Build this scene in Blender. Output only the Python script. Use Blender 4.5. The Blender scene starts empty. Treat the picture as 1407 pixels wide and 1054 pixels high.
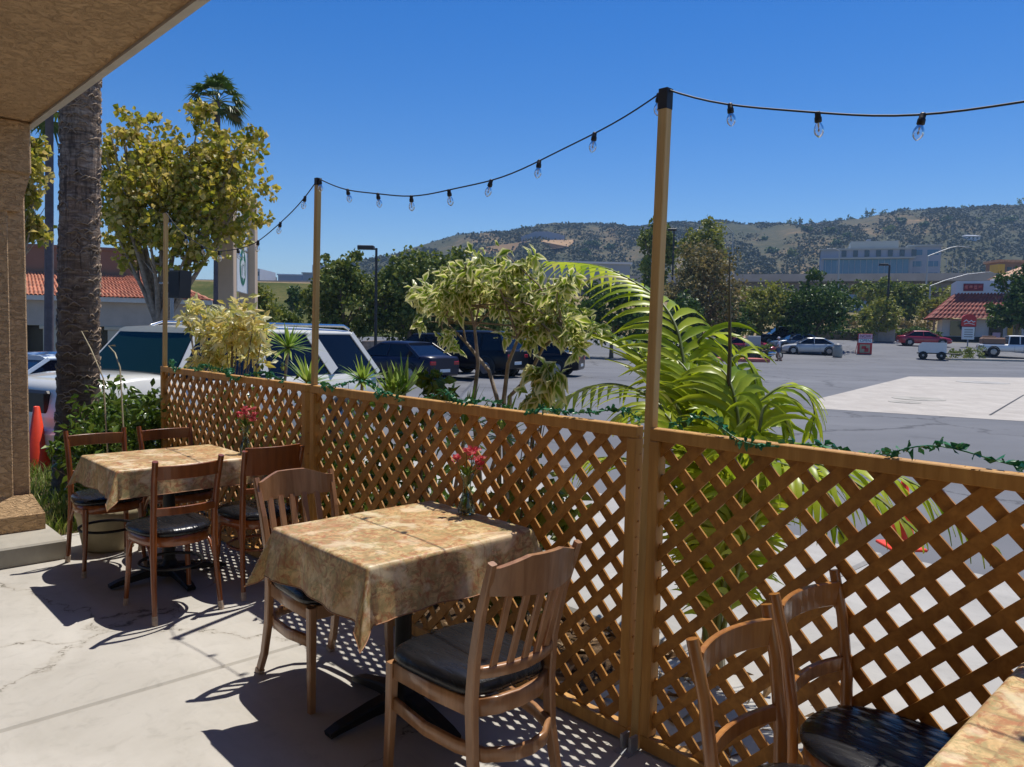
import bpy, math, random
import numpy as np
from mathutils import Vector, Matrix
PI=math.pi
R=random.Random(7)
NR=np.random.RandomState(11)
sc=bpy.context.scene
COL=sc.collection
# ------------------------------------------------------------------ camera model (surveyed from the photo)
FPX=1056.0; PITCH=.0661; ROLL=math.radians(1.2); CH=1.557
FW=Vector((0,math.cos(PITCH),-math.sin(PITCH))); UP=Vector((0,math.sin(PITCH),math.cos(PITCH))); RT=Vector((1,0,0))
R2=math.cos(ROLL)*RT+math.sin(ROLL)*UP; U2=-math.sin(ROLL)*RT+math.cos(ROLL)*UP
P0=Vector((.503,2.828,0)); AN=math.radians(133.86)
FU=Vector((math.cos(AN),math.sin(AN),0)); FN=Vector((math.sin(AN),-math.cos(AN),0))
CAM=Vector((0,0,CH))
def ray(px,py): return FW*FPX+R2*(px-703.5)-U2*(py-527)
def G(px,py,z=0.):
    d=ray(px,py); return CAM+d*((z-CH)/d.z)
def D(px,py,dist):
    d=ray(px,py); return CAM+d*(dist/d.y)
def V(px,py,b):
    d=ray(px,py); return CAM+d*((b+P0.dot(FN))/(d.dot(FN)))
def fp(a,b,z=0.): return P0+FU*a+FN*b+Vector((0,0,z))
def hz(px): return 457.0+(px-703.5)*.0209
# ------------------------------------------------------------------ objects
def tag(o,label=None,cat=None,group=None,kind=None):
    if label: o['label']=label
    if cat: o['category']=cat
    if group: o['group']=group
    if kind: o['kind']=kind
    return o
def empty(name,loc=(0,0,0),rz=0,label=None,cat=None,group=None):
    o=bpy.data.objects.new(name,None); COL.objects.link(o); o.location=loc; o.rotation_euler=(0,0,rz)
    o.empty_display_size=.1
    return tag(o,label,cat,group)
def copy_tree(o,parent=None):
    c=o.copy(); COL.objects.link(c)
    if parent is not None: c.parent=parent
    for ch in list(o.children): copy_tree(ch,c)
    return c
def link(name,me,mat,parent=None):
    o=bpy.data.objects.new(name,me); COL.objects.link(o)
    if mat is not None:
        me.materials.clear()
        for m in (mat if isinstance(mat,(list,tuple)) else [mat]): me.materials.append(m)
    if parent is not None: o.parent=parent
    return o
class MB:
    def __init__(s): s.v=[]; s.f=[]; s.sm=[]; s.mi=[]; s.m=0
    def add(s,vs,fs,smooth=False,M=None):
        n=len(s.v)
        s.v+= [tuple(M@Vector(v)) for v in vs] if M is not None else [tuple(v) for v in vs]
        for f in fs: s.f.append(tuple(i+n for i in f)); s.sm.append(smooth); s.mi.append(s.m)
        return s
    def box(s,lo,hi,M=None):
        x0,y0,z0=lo; x1,y1,z1=hi
        return s.add([(x0,y0,z0),(x1,y0,z0),(x1,y1,z0),(x0,y1,z0),(x0,y0,z1),(x1,y0,z1),(x1,y1,z1),(x0,y1,z1)],
          [(0,3,2,1),(4,5,6,7),(0,1,5,4),(1,2,6,5),(2,3,7,6),(3,0,4,7)],False,M)
    def bbox(s,lo,hi,bv=.004,M=None):   # bevelled box
        c=[(a+b)/2 for a,b in zip(lo,hi)]; h=[(b-a)/2 for a,b in zip(lo,hi)]; b=min(bv,min(h)*.49)
        vs=[];idx={}
        for sx in(-1,1):
            for sy in(-1,1):
                for sz in(-1,1):
                    for k in range(3):
                        q=[sx*h[0],sy*h[1],sz*h[2]]
                        for j in range(3):
                            if j!=k: q[j]-=(sx,sy,sz)[j]*b
                        idx[(sx,sy,sz,k)]=len(vs); vs.append(tuple(c[i]+q[i] for i in range(3)))
        fs=[]
        S=(-1,1)
        def fix(f,nrm):
            a,b_,c_=[Vector(vs[i]) for i in f[:3]]
            return f if (b_-a).cross(c_-a).dot(nrm)>0 else tuple(reversed(f))
        for sx in S:
            fs.append(fix((idx[(sx,-1,-1,0)],idx[(sx,1,-1,0)],idx[(sx,1,1,0)],idx[(sx,-1,1,0)]),Vector((sx,0,0))))
            fs.append(fix((idx[(-1,sx,-1,1)],idx[(1,sx,-1,1)],idx[(1,sx,1,1)],idx[(-1,sx,1,1)]),Vector((0,sx,0))))
            fs.append(fix((idx[(-1,-1,sx,2)],idx[(1,-1,sx,2)],idx[(1,1,sx,2)],idx[(-1,1,sx,2)]),Vector((0,0,sx))))
            for sy in S:
                fs.append(fix((idx[(sx,sy,-1,0)],idx[(sx,sy,1,0)],idx[(sx,sy,1,1)],idx[(sx,sy,-1,1)]),Vector((sx,sy,0))))
                fs.append(fix((idx[(sx,-1,sy,0)],idx[(sx,1,sy,0)],idx[(sx,1,sy,2)],idx[(sx,-1,sy,2)]),Vector((sx,0,sy))))
                fs.append(fix((idx[(-1,sx,sy,1)],idx[(1,sx,sy,1)],idx[(1,sx,sy,2)],idx[(-1,sx,sy,2)]),Vector((0,sx,sy))))
                for sz in S: fs.append(fix((idx[(sx,sy,sz,0)],idx[(sx,sy,sz,1)],idx[(sx,sy,sz,2)]),Vector((sx,sy,sz))))
        return s.add(vs,fs,False,M)
    def sweep(s,path,w,h,up=(0,0,1),smooth=False,M=None,cap=True,ch=.15):
        """rectangular bar (chamfered) along a path; w across, h along 'up'"""
        P=[Vector(p) for p in path]; n=len(P); up=Vector(up); vs=[];fs=[]
        for i,p in enumerate(P):
            t=(P[min(i+1,n-1)]-P[max(i-1,0)]).normalized()
            sd=t.cross(up).normalized(); u=sd.cross(t).normalized()
            ww=w[i] if isinstance(w,(list,tuple)) else w; hh=h[i] if isinstance(h,(list,tuple)) else h
            c=min(ww,hh)*ch
            for a,b in ((ww/2-c,-hh/2),(ww/2,-hh/2+c),(ww/2,hh/2-c),(ww/2-c,hh/2),(-ww/2+c,hh/2),(-ww/2,hh/2-c),(-ww/2,-hh/2+c),(-ww/2+c,-hh/2)):
                vs.append(p+sd*a+u*b)
        k=8
        for i in range(n-1):
            for j in range(k):
                a=i*k+j;b=i*k+(j+1)%k; fs.append((a,b,b+k,a+k))
        if cap: fs.append(tuple(range(k-1,-1,-1))); fs.append(tuple(range((n-1)*k,n*k)))
        return s.add(vs,fs,smooth,M)
    def tube(s,path,r,k=8,smooth=True,M=None,cap=True,rim=0):
        P=[Vector(p) for p in path]; n=len(P); vs=[];fs=[]; ref=None
        for i,p in enumerate(P):
            t=(P[min(i+1,n-1)]-P[max(i-1,0)])
            t=t.normalized() if t.length>1e-9 else Vector((0,0,1))
            if ref is None: ref=Vector((0,0,1)) if abs(t.z)<.9 else Vector((1,0,0))
            a=(ref-t*ref.dot(t)).normalized(); ref=a; b=t.cross(a)
            rr=r[i] if isinstance(r,(list,tuple)) else r
            for j in range(k):
                q=2*PI*j/k; vs.append(p+a*(math.cos(q)*rr)+b*(math.sin(q)*rr))
        for i in range(n-1):
            for j in range(k):
                a=i*k+j;b=i*k+(j+1)%k; fs.append((a,b,b+k,a+k))
        s.add(vs,fs,smooth,M)
        if cap: s.add([v for v in vs[:k]],[tuple(range(k-1,-1,-1))],False,M); s.add(vs[-k:],[tuple(range(k))],False,M)
        return s
    def lathe(s,prof,k=20,c=(0,0,0),smooth=True,M=None):
        vs=[];fs=[];n=len(prof)
        for r,z in prof:
            for j in range(k):
                q=2*PI*j/k; vs.append((c[0]+r*math.cos(q),c[1]+r*math.sin(q),c[2]+z))
        for i in range(n-1):
            for j in range(k):
                a=i*k+j;b=i*k+(j+1)%k; fs.append((a,b,b+k,a+k))
        return s.add(vs,fs,smooth,M)
    def prism(s,pts,ext,M=None):
        """polygon pts (3d, planar) extruded by vector ext"""
        n=len(pts); P=[Vector(p) for p in pts]; e=Vector(ext)
        nr=Vector((0,0,0))
        for i in range(n): nr+=P[i].cross(P[(i+1)%n])
        if nr.dot(e)<0: P.reverse()
        vs=P+[p+e for p in P]
        fs=[tuple(range(n-1,-1,-1)),tuple(range(n,2*n))]+[(i,(i+1)%n,(i+1)%n+n,i+n) for i in range(n)]
        return s.add(vs,fs,False,M)
    def grid(s,fn,nu,nv,smooth=True,M=None):
        vs=[fn(i/nu,j/nv) for j in range(nv+1) for i in range(nu+1)]
        fs=[(j*(nu+1)+i,j*(nu+1)+i+1,(j+1)*(nu+1)+i+1,(j+1)*(nu+1)+i) for j in range(nv) for i in range(nu)]
        return s.add(vs,fs,smooth,M)
    def build(s,name,mat,parent=None):
        me=bpy.data.meshes.new(name); me.from_pydata(s.v,[],s.f); 
        me.polygons.foreach_set('use_smooth',s.sm)
        if isinstance(mat,(list,tuple)): me.polygons.foreach_set('material_index',s.mi)
        o=link(name,me,mat,parent)
        if isinstance(mat,(list,tuple)): me.polygons.foreach_set('material_index',s.mi)
        me.update(); return o
def npmesh(name,verts,faces4,mat,parent=None,smooth=False):
    """fast mesh from numpy: verts (n,3), faces (m,k)"""
    me=bpy.data.meshes.new(name); n=len(verts); m,k=faces4.shape
    me.vertices.add(n); me.vertices.foreach_set('co',np.asarray(verts,dtype=np.float32).ravel())
    me.loops.add(m*k); me.loops.foreach_set('vertex_index',faces4.astype(np.int32).ravel())
    me.polygons.add(m); me.polygons.foreach_set('loop_start',np.arange(0,m*k,k,dtype=np.int32))
    me.polygons.foreach_set('use_smooth',np.full(m,smooth))
    me.update(calc_edges=True)
    return link(name,me,mat,parent)
# ------------------------------------------------------------------ materials
def newmat(name):
    m=bpy.data.materials.new(name); m.use_nodes=True; nt=m.node_tree; nt.nodes.clear()
    out=nt.nodes.new('ShaderNodeOutputMaterial'); b=nt.nodes.new('ShaderNodeBsdfPrincipled')
    nt.links.new(b.outputs[0],out.inputs[0]); return m,nt,b,out
def c4(c): return (c[0],c[1],c[2],1)
def noise(nt,scale,detail=4,rough=.55,vec=None,dist=0.):
    n=nt.nodes.new('ShaderNodeTexNoise'); n.inputs['Scale'].default_value=scale; n.inputs['Detail'].default_value=detail
    n.inputs['Roughness'].default_value=rough; n.inputs['Distortion'].default_value=dist
    if vec is not None: nt.links.new(vec,n.inputs['Vector'])
    return n
def coords(nt,kind='Object',scale=(1,1,1),rot=(0,0,0),loc=(0,0,0)):
    t=nt.nodes.new('ShaderNodeTexCoord'); m=nt.nodes.new('ShaderNodeMapping')
    m.inputs['Scale'].default_value=scale; m.inputs['Rotation'].default_value=rot; m.inputs['Location'].default_value=loc
    nt.links.new(t.outputs[kind],m.inputs[0]); return m.outputs[0]
def ramp(nt,src,stops,interp='LINEAR'):
    r=nt.nodes.new('ShaderNodeValToRGB'); r.color_ramp.interpolation=interp
    e=r.color_ramp.elements
    while len(e)<len(stops): e.new(.5)
    for el,(p,c) in zip(e,stops):
        el.position=p; el.color=c4(c) if not isinstance(c,(int,float)) else (c,c,c,1)
    nt.links.new(src,r.inputs[0]); return r.outputs[0]
def mix(nt,a,b,fac,mode='MIX'):
    m=nt.nodes.new('ShaderNodeMix'); m.data_type='RGBA'; m.blend_type=mode
    for s,i in ((fac,0),(a,6),(b,7)):
        if hasattr(s,'node'): nt.links.new(s,m.inputs[i])
        else: m.inputs[i].default_value=s if i==0 else c4(s)
    return m.outputs[2]
def bump(nt,b,src,strength=.3,dist=.01):
    n=nt.nodes.new('ShaderNodeBump'); n.inputs['Strength'].default_value=strength; n.inputs['Distance'].default_value=dist
    nt.links.new(src,n.inputs['Height']); nt.links.new(n.outputs[0],b.inputs['Normal']); return n
def m_simple(name,col,rough=.6,metal=0.,var=.12,scale=30,bmp=0.,coat=0.,spec=.5,kind='Object'):
    m,nt,b,_=newmat(name); b.inputs['Roughness'].default_value=rough; b.inputs['Metallic'].default_value=metal
    b.inputs['Coat Weight'].default_value=coat; b.inputs['Coat Roughness'].default_value=.04; b.inputs['Specular IOR Level'].default_value=spec
    v=coords(nt,kind); n=noise(nt,scale,4,.6,v)
    lo=[max(0,c*(1-var)) for c in col]; hi=[min(1,c*(1+var)) for c in col]
    nt.links.new(ramp(nt,n.outputs[0],[(.3,lo),(.7,hi)]),b.inputs['Base Color'])
    if bmp: bump(nt,b,n.outputs[0],bmp,.01)
    return m
def m_wood(name,dark,light,rough=.45,scale=18,stretch=(1,1,.08),coat=0.,bmp=.15,isl=.25,kind='Object'):
    m,nt,b,_=newmat(name); b.inputs['Roughness'].default_value=rough; b.inputs['Coat Weight'].default_value=coat; b.inputs['Coat Roughness'].default_value=.15
    v=coords(nt,kind,stretch); n=noise(nt,scale,6,.6,v,.6)
    n2=noise(nt,3,2,.5,coords(nt,kind))
    c=ramp(nt,n.outputs[0],[(.3,dark),(.68,light)])
    c=mix(nt,c,[x*.62 for x in dark],ramp(nt,n2.outputs[0],[(.5,0),(.8,.5)]))
    if isl:
        g=nt.nodes.new('ShaderNodeNewGeometry'); c=mix(nt,c,[x*.45 for x in light],ramp(nt,g.outputs['Random Per Island'],[(0,0),(1,isl)]))
    nt.links.new(c,b.inputs['Base Color']); bump(nt,b,n.outputs[0],bmp,.004); return m
def m_leaf(name,cols,rough=.45,transl=.35,edge=None):
    """leaf: colour varies leaf by leaf; translucent"""
    m,nt,b,out=newmat(name); b.inputs['Roughness'].default_value=rough; b.inputs['Specular IOR Level'].default_value=.35
    g=nt.nodes.new('ShaderNodeNewGeometry')
    st=[(i/max(1,len(cols)-1),c) for i,c in enumerate(cols)]
    c=ramp(nt,g.outputs['Random Per Island'],st)
    if edge is not None:
        a=nt.nodes.new('ShaderNodeAttribute'); a.attribute_name='edge'
        c=mix(nt,c,edge,ramp(nt,a.outputs['Fac'],[(.45,0),(.75,1)]))
    nt.links.new(c,b.inputs['Base Color'])
    t=nt.nodes.new('ShaderNodeBsdfTranslucent'); nt.links.new(mix(nt,c,(1.,.95,.35),.35,'MULTIPLY'),t.inputs[0])
    ms=nt.nodes.new('ShaderNodeMixShader'); ms.inputs[0].default_value=transl
    nt.links.new(b.outputs[0],ms.inputs[1]); nt.links.new(t.outputs[0],ms.inputs[2]); nt.links.new(ms.outputs[0],out.inputs[0]); return m
M={}
# stucco
def stucco(name,lo,hi,s=1.):
    m,nt,b,_=newmat(name); b.inputs['Roughness'].default_value=.9
    v=coords(nt,'Object'); w=coords(nt,'Object',(1,1,2.2))
    n=noise(nt,19*s,7,.58,w,1.3); n2=noise(nt,1.1,4,.6,v)
    c=ramp(nt,n.outputs[0],[(.25,lo),(.6,hi)]); c=mix(nt,c,[x*.7 for x in lo],ramp(nt,n2.outputs[0],[(.45,0),(.85,.3)]))
    nt.links.new(c,b.inputs['Base Color'])
    rd=ramp(nt,n.outputs[0],[(.36,0),(.5,1),(.62,.7)])
    bump(nt,b,rd,.85,.012); return m
M['stucco']=stucco('stucco',(.62,.40,.21),(.68,.455,.245))
M['trim']=m_simple('drip_trim',(.62,.58,.50),.6,var=.1,scale=6)
# patio concrete: stains, faint trowel marks, cracks
def concrete(name,lo,hi,crack=True,cs=.55):
    m,nt,b,_=newmat(name); b.inputs['Roughness'].default_value=.78
    v=coords(nt,'Object'); n=noise(nt,1.3,8,.62,v,.5); n2=noise(nt,9,8,.7,v,1.); n3=noise(nt,160,2,.5,v)
    n4=noise(nt,2.2,5,.6,coords(nt,'Object',(1,.25,1)),.8)
    c=ramp(nt,n.outputs[0],[(.3,lo),(.68,hi)])
    c=mix(nt,c,[x*.62 for x in lo],ramp(nt,n2.outputs[0],[(.52,0),(.82,.55)]))
    c=mix(nt,c,[min(1,x*1.12) for x in hi],ramp(nt,n4.outputs[0],[(.5,0),(.75,.7)]))
    c=mix(nt,c,(.30,.24,.17),ramp(nt,n3.outputs[0],[(.68,0),(.8,.35)]))
    h=n3.outputs[0]; n9=noise(nt,5.5,3,.55,v); c=mix(nt,c,(.20,.175,.14),ramp(nt,n9.outputs[0],[(.70,0),(.76,.4)]))
    if crack:
        dn=noise(nt,3.2,7,.65,v); ad=nt.nodes.new('ShaderNodeVectorMath'); ad.operation='MULTIPLY_ADD'
        nt.links.new(dn.outputs['Color'],ad.inputs[0]); ad.inputs[1].default_value=(.5,.5,0); nt.links.new(v,ad.inputs[2])
        vo=nt.nodes.new('ShaderNodeTexVoronoi'); vo.feature='DISTANCE_TO_EDGE'; vo.inputs['Scale'].default_value=cs
        nt.links.new(ad.outputs[0],vo.inputs['Vector'])
        line=ramp(nt,vo.outputs['Distance'],[(.0,1),(.0016,.85),(.0034,0)])
        halo=ramp(nt,vo.outputs['Distance'],[(.0,.22),(.014,0)])
        msk=ramp(nt,n2.outputs[0],[(.42,.05),(.56,1)])
        mm=nt.nodes.new('ShaderNodeMath'); mm.operation='MULTIPLY'; nt.links.new(line,mm.inputs[0]); nt.links.new(msk,mm.inputs[1])
        c=mix(nt,c,(.26,.21,.14),halo); c=mix(nt,c,(.10,.09,.065),mm.outputs[0])
    nt.links.new(c,b.inputs['Base Color']); bump(nt,b,h,.12,.003); return m
M['concrete']=concrete('patio_concrete',(.375,.35,.305),(.49,.465,.42))
M['walk']=concrete('walkway_concrete',(.31,.295,.265),(.42,.40,.36),False)
M['kerb']=concrete('kerb_concrete',(.30,.28,.235),(.42,.39,.33),False)
M['pad']=concrete('pad_concrete',(.36,.32,.27),(.46,.42,.36),False)
def asphalt():
    m,nt,b,_=newmat('asphalt'); b.inputs['Roughness'].default_value=.85
    v=coords(nt,'Object'); n=noise(nt,.35,6,.65,v,.6); n2=noise(nt,180,3,.6,v); n3=noise(nt,.06,4,.6,coords(nt,'Object',(1,3,1)))
    c=ramp(nt,n.outputs[0],[(.3,(.105,.108,.115)),(.7,(.15,.153,.162))])
    c=mix(nt,c,(.08,.08,.085),ramp(nt,n2.outputs[0],[(.45,0),(.75,.7)]))
    c=mix(nt,c,(.18,.183,.19),ramp(nt,n3.outputs[0],[(.45,0),(.65,.6)]))
    dn=noise(nt,1.2,6,.65,v); ad=nt.nodes.new('ShaderNodeVectorMath'); ad.operation='MULTIPLY_ADD'
    nt.links.new(dn.outputs['Color'],ad.inputs[0]); ad.inputs[1].default_value=(1.6,1.6,0); nt.links.new(v,ad.inputs[2])
    vo=nt.nodes.new('ShaderNodeTexVoronoi'); vo.feature='DISTANCE_TO_EDGE'; vo.inputs['Scale'].default_value=.16
    nt.links.new(ad.outputs[0],vo.inputs['Vector'])
    n8=noise(nt,.9,3,.5,v); c=mix(nt,c,(.06,.06,.063),ramp(nt,n8.outputs[0],[(.66,0),(.74,.55)])); c=mix(nt,c,(.035,.035,.037),ramp(nt,vo.outputs['Distance'],[(0,.8),(.010,0)]))
    nt.links.new(c,b.inputs['Base Color']); bump(nt,b,n2.outputs[0],.2,.004); return m
M['asphalt']=asphalt()
def earth(name,stops,s=.15,s2=3.,bm=.3,bd=.05):
    m,nt,b,_=newmat(name); b.inputs['Roughness'].default_value=.95; b.inputs['Specular IOR Level'].default_value=.1
    v=coords(nt,'Object'); n=noise(nt,s,8,.68,v,.3); n2=noise(nt,s2,6,.7,v)
    mx=nt.nodes.new('ShaderNodeMath'); mx.operation='ADD'
    sc_=nt.nodes.new('ShaderNodeMath'); sc_.operation='MULTIPLY_ADD'; nt.links.new(n2.outputs[0],sc_.inputs[0]); sc_.inputs[1].default_value=.5; sc_.inputs[2].default_value=-.25
    nt.links.new(n.outputs[0],mx.inputs[0]); nt.links.new(sc_.outputs[0],mx.inputs[1])
    nt.links.new(ramp(nt,mx.outputs[0],stops),b.inputs['Base Color']); bump(nt,b,n2.outputs[0],bm,bd); return m
M['earth']=earth('dry_earth',[(.3,(.09,.10,.035)),(.45,(.20,.16,.08)),(.65,(.30,.22,.12))])
M['ivy_slope']=earth('green_embankment',[(.3,(.03,.05,.01)),(.5,(.075,.085,.02)),(.7,(.17,.14,.05))],.12,2.)
M['hill']=earth('scrub_hill',[(.33,(.045,.055,.03)),(.50,(.08,.08,.045)),(.60,(.14,.11,.06)),(.72,(.32,.21,.11))],.009,.09,.8,1.5)
M['mulch']=earth('mulch',[(.3,(.03,.018,.01)),(.5,(.10,.06,.03)),(.7,(.22,.15,.09))],9,60,.8,.03)
M['soil']=earth('soil',[(.3,(.06,.04,.02)),(.7,(.14,.10,.05))],9,60,.8,.03)
# woods
M['lattice']=m_wood('cedar_lattice',(.30,.12,.016),(.57,.275,.05),.6,26,(1,1,1),0,.2,.35)
M['rail']=m_wood('cedar_rail',(.42,.20,.04),(.64,.35,.09),.6,26,(1,1,.1),0,.2,.15)
M['pole']=m_wood('pine_pole',(.46,.28,.085),(.66,.44,.17),.6,30,(1,1,.06),0,.15,.1)
M['chairred']=m_wood('chair_wood_red',(.15,.035,.006),(.33,.095,.018),.3,24,(1,1,.12),.35,.05,.2)
M['chairfg']=m_wood('chair_wood_brown',(.27,.09,.018),(.52,.23,.055),.28,24,(1,1,.12),.4,.05,.2)
M['chairoak']=m_wood('chair_wood_oak',(.26,.115,.042),(.46,.24,.11),.36,26,(1,1,.12),.3,.06,.15)
M['chairdark']=m_wood('chair_wood_dark',(.13,.055,.03),(.26,.13,.07),.36,26,(1,1,.12),.3,.06,.15)
def vinyl():
    m,nt,b,_=newmat('black_vinyl'); b.inputs['Base Color'].default_value=(.012,.012,.014,1); b.inputs['Roughness'].default_value=.26
    n=noise(nt,5,3,.5,coords(nt,'Object',(6,1,1))); n2=noise(nt,300,2,.5,coords(nt)); a=nt.nodes.new('ShaderNodeMath'); a.operation='MULTIPLY_ADD'
    nt.links.new(n2.outputs[0],a.inputs[0]); a.inputs[1].default_value=.05; nt.links.new(n.outputs[0],a.inputs[2])
    nt.links.new(ramp(nt,n.outputs[0],[(.3,.2),(.7,.32)]),b.inputs['Roughness']); b.inputs['Specular IOR Level'].default_value=.32; bump(nt,b,a.outputs[0],.35,.02); return m
M['vinyl']=vinyl()
M['castiron']=m_simple('black_iron',(.012,.012,.012),.45,.3,.2,40)
M['footcap']=m_simple('worn_foot',(.48,.38,.30),.8,0,.3,60)
def cloth():
    m,nt,b,_=newmat('printed_tablecloth'); b.inputs['Roughness'].default_value=.42; b.inputs['Specular IOR Level'].default_value=.4
    t=nt.nodes.new('ShaderNodeUVMap'); t.uv_map='UVMap'; v=t.outputs[0]
    n=noise(nt,5,8,.65,v,1.2); n2=noise(nt,16,8,.7,v,2.2); n3=noise(nt,3.2,5,.6,v,.7)
    c=ramp(nt,n.outputs[0],[(.3,(.40,.25,.11)),(.48,(.66,.46,.23)),(.62,(.76,.58,.33)),(.75,(.80,.64,.42))])
    c=mix(nt,c,(.42,.16,.075),ramp(nt,n2.outputs[0],[(.48,0),(.57,.85)]))
    c=mix(nt,c,(.40,.18,.09),ramp(nt,n3.outputs[0],[(.53,0),(.63,.5)]))
    n5=noise(nt,11,9,.72,v,3.); c=mix(nt,c,(.34,.30,.14),ramp(nt,n5.outputs[0],[(.47,0),(.58,.7)])); n6=noise(nt,7,6,.6,v,.5); c=mix(nt,c,(.86,.74,.55),ramp(nt,n6.outputs[0],[(.52,0),(.62,.6)]))
    br=nt.nodes.new('ShaderNodeTexBrick'); br.inputs['Scale'].default_value=1.; br.inputs['Brick Width'].default_value=.17; br.inputs['Row Height'].default_value=.13
    br.inputs['Mortar Size'].default_value=.003; br.inputs['Color1'].default_value=(1.,.90,.78,1); br.inputs['Color2'].default_value=(.84,.86,.74,1); br.inputs['Mortar'].default_value=(.76,.68,.58,1)
    nt.links.new(v,br.inputs['Vector'])
    c=mix(nt,c,br.outputs[0],.75,'MULTIPLY')
    nt.links.new(c,b.inputs['Base Color']); bump(nt,b,n.outputs[0],.12,.01); return m
M['cloth']=cloth()
M['hem']=m_simple('cloth_hem',(.34,.16,.07),.6,0,.3,60)
M['bark']=m_simple('bark',(.20,.15,.10),.9,0,.45,18,.5)
M['barkpale']=m_simple('bark_pale',(.34,.27,.20),.85,0,.4,18,.4)
def palmbark():
    m,nt,b,_=newmat('palm_bark'); b.inputs['Roughness'].default_value=.9
    v=coords(nt,'Object',(5,5,20)); n=noise(nt,1.2,6,.65,v,1.2); n2=noise(nt,1.,5,.6,coords(nt,'Object',(30,30,3)),.8)
    c=ramp(nt,n.outputs[0],[(.3,(.10,.065,.04)),(.5,(.31,.21,.14)),(.68,(.56,.43,.31))])
    c=mix(nt,c,(.045,.028,.018),ramp(nt,n2.outputs[0],[(.45,0),(.65,.75)]))
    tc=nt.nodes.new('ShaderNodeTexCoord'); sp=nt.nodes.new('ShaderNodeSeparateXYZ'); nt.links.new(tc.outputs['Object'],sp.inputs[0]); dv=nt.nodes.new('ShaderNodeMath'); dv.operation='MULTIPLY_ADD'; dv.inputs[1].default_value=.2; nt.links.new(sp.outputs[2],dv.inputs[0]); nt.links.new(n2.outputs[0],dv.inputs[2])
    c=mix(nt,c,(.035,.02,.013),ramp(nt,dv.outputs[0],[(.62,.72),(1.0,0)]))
    nt.links.new(c,b.inputs['Base Color']); a=nt.nodes.new('ShaderNodeMath'); a.operation='ADD'; nt.links.new(n.outputs[0],a.inputs[0]); nt.links.new(n2.outputs[0],a.inputs[1])
    bump(nt,b,a.outputs[0],.9,.03); return m
M['palmbark']=palmbark()
M['palmridge']=m_simple('palm_fibre',(.30,.22,.15),.9,0,.5,30)
M['palmtrunk_far']=m_simple('palm_bark_grey',(.12,.10,.105),.9,0,.25,5)
# leaves
M['l_syc']=m_leaf('sycamore_leaf',[(.15,.19,.015),(.40,.38,.035),(.62,.50,.08),(.26,.28,.03),(.78,.60,.25),(.50,.44,.06)],.45,.45)
M['l_fic']=m_leaf('variegated_leaf',[(.16,.25,.02),(.26,.36,.04),(.36,.44,.06)],.35,.5,(.88,.84,.48))
M['l_palm']=m_leaf('palm_leaflet',[(.20,.32,.015),(.38,.48,.025),(.52,.58,.05),(.30,.42,.02),(.48,.42,.14)],.35,.5)
M['l_bush']=m_leaf('glossy_bush_leaf',[(.04,.085,.01),(.10,.17,.02),(.20,.28,.05)],.28,.25)
M['l_croton']=m_leaf('yellow_croton_leaf',[(.70,.56,.10),(.90,.80,.34),(.42,.44,.10),(.92,.86,.55),(.80,.58,.14)],.35,.35)
M['l_drac']=m_leaf('spiky_leaf',[(.12,.24,.02),(.28,.40,.06),(.42,.50,.14)],.35,.35)
M['l_dark']=m_leaf('dark_tree_leaf',[(.025,.06,.008),(.065,.125,.018),(.13,.19,.03)],.5,.2)
M['l_mid']=m_leaf('mid_tree_leaf',[(.065,.105,.012),(.16,.205,.03),(.28,.30,.06)],.5,.25)
M['l_light']=m_leaf('light_tree_leaf',[(.13,.165,.02),(.26,.28,.04),(.38,.36,.09)],.5,.3)
M['l_olive']=m_leaf('olive_tree_leaf',[(.12,.11,.03),(.25,.20,.07),(.40,.31,.14),(.09,.10,.025)],.55,.25)
M['l_hedge']=m_leaf('hedge_leaf',[(.03,.075,.008),(.08,.15,.018),(.19,.26,.03)],.5,.25)
M['l_grass']=m_leaf('grass_blade',[(.10,.18,.02),(.24,.32,.05),(.48,.48,.17)],.5,.35)
M['l_garland']=m_leaf('garland_leaf',[(.01,.11,.045),(.03,.19,.075),(.09,.28,.12)],.35,.1)
M['l_fan']=m_leaf('fan_palm_leaf',[(.03,.07,.012),(.07,.13,.02),(.13,.18,.04)],.4,.25)
M['stem_green']=m_simple('green_stem',(.14,.18,.04),.5,0,.2,20)
M['spear']=m_simple('spear_leaf',(.10,.085,.035),.5,0,.3,12)
M['petal']=m_leaf('pink_petal',[(.62,.06,.10),(.75,.16,.20),(.80,.34,.34)],.5,.3)
# hard goods
def m_paint(name,c,rough=.3): return m_simple(name,c,rough,0,.02,4,0,.8)
M['white_paint']=m_paint('white_car_paint',(.72,.72,.70)); M['cream_paint']=m_paint('pearl_car_paint',(.70,.68,.60))
M['blue_paint']=m_paint('pale_blue_car_paint',(.42,.50,.60)); M['black_paint']=m_simple('black_car_paint',(.004,.004,.008),.3,0,.02,4,0,0,.3)
M['navy_paint']=m_simple('navy_car_paint',(.006,.008,.03),.3,0,.02,4,0,0,.35); M['red_paint']=m_paint('red_car_paint',(.42,.015,.03)); M['silver_paint']=m_paint('silver_car_paint',(.52,.53,.52),.35)
M['grey_paint']=m_paint('grey_car_paint',(.13,.17,.22))
def glassdark(name,c,r=.04,sp=.6):
    m,nt,b,_=newmat(name); b.inputs['Base Color'].default_value=c4(c); b.inputs['Roughness'].default_value=r; b.inputs['Specular IOR Level'].default_value=sp; return m
M['carglass']=glassdark('car_glass',(.004,.005,.012),.05,.35); M['windscreen']=glassdark('windscreen_glass',(.006,.022,.016),.05,.22)
M['winglass']=glassdark('window_glass',(.03,.045,.06))
M['lens']=glassdark('lamp_lens',(.42,.46,.50),.12); M['redlens']=glassdark('red_lens',(.45,.01,.02),.15)
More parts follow.
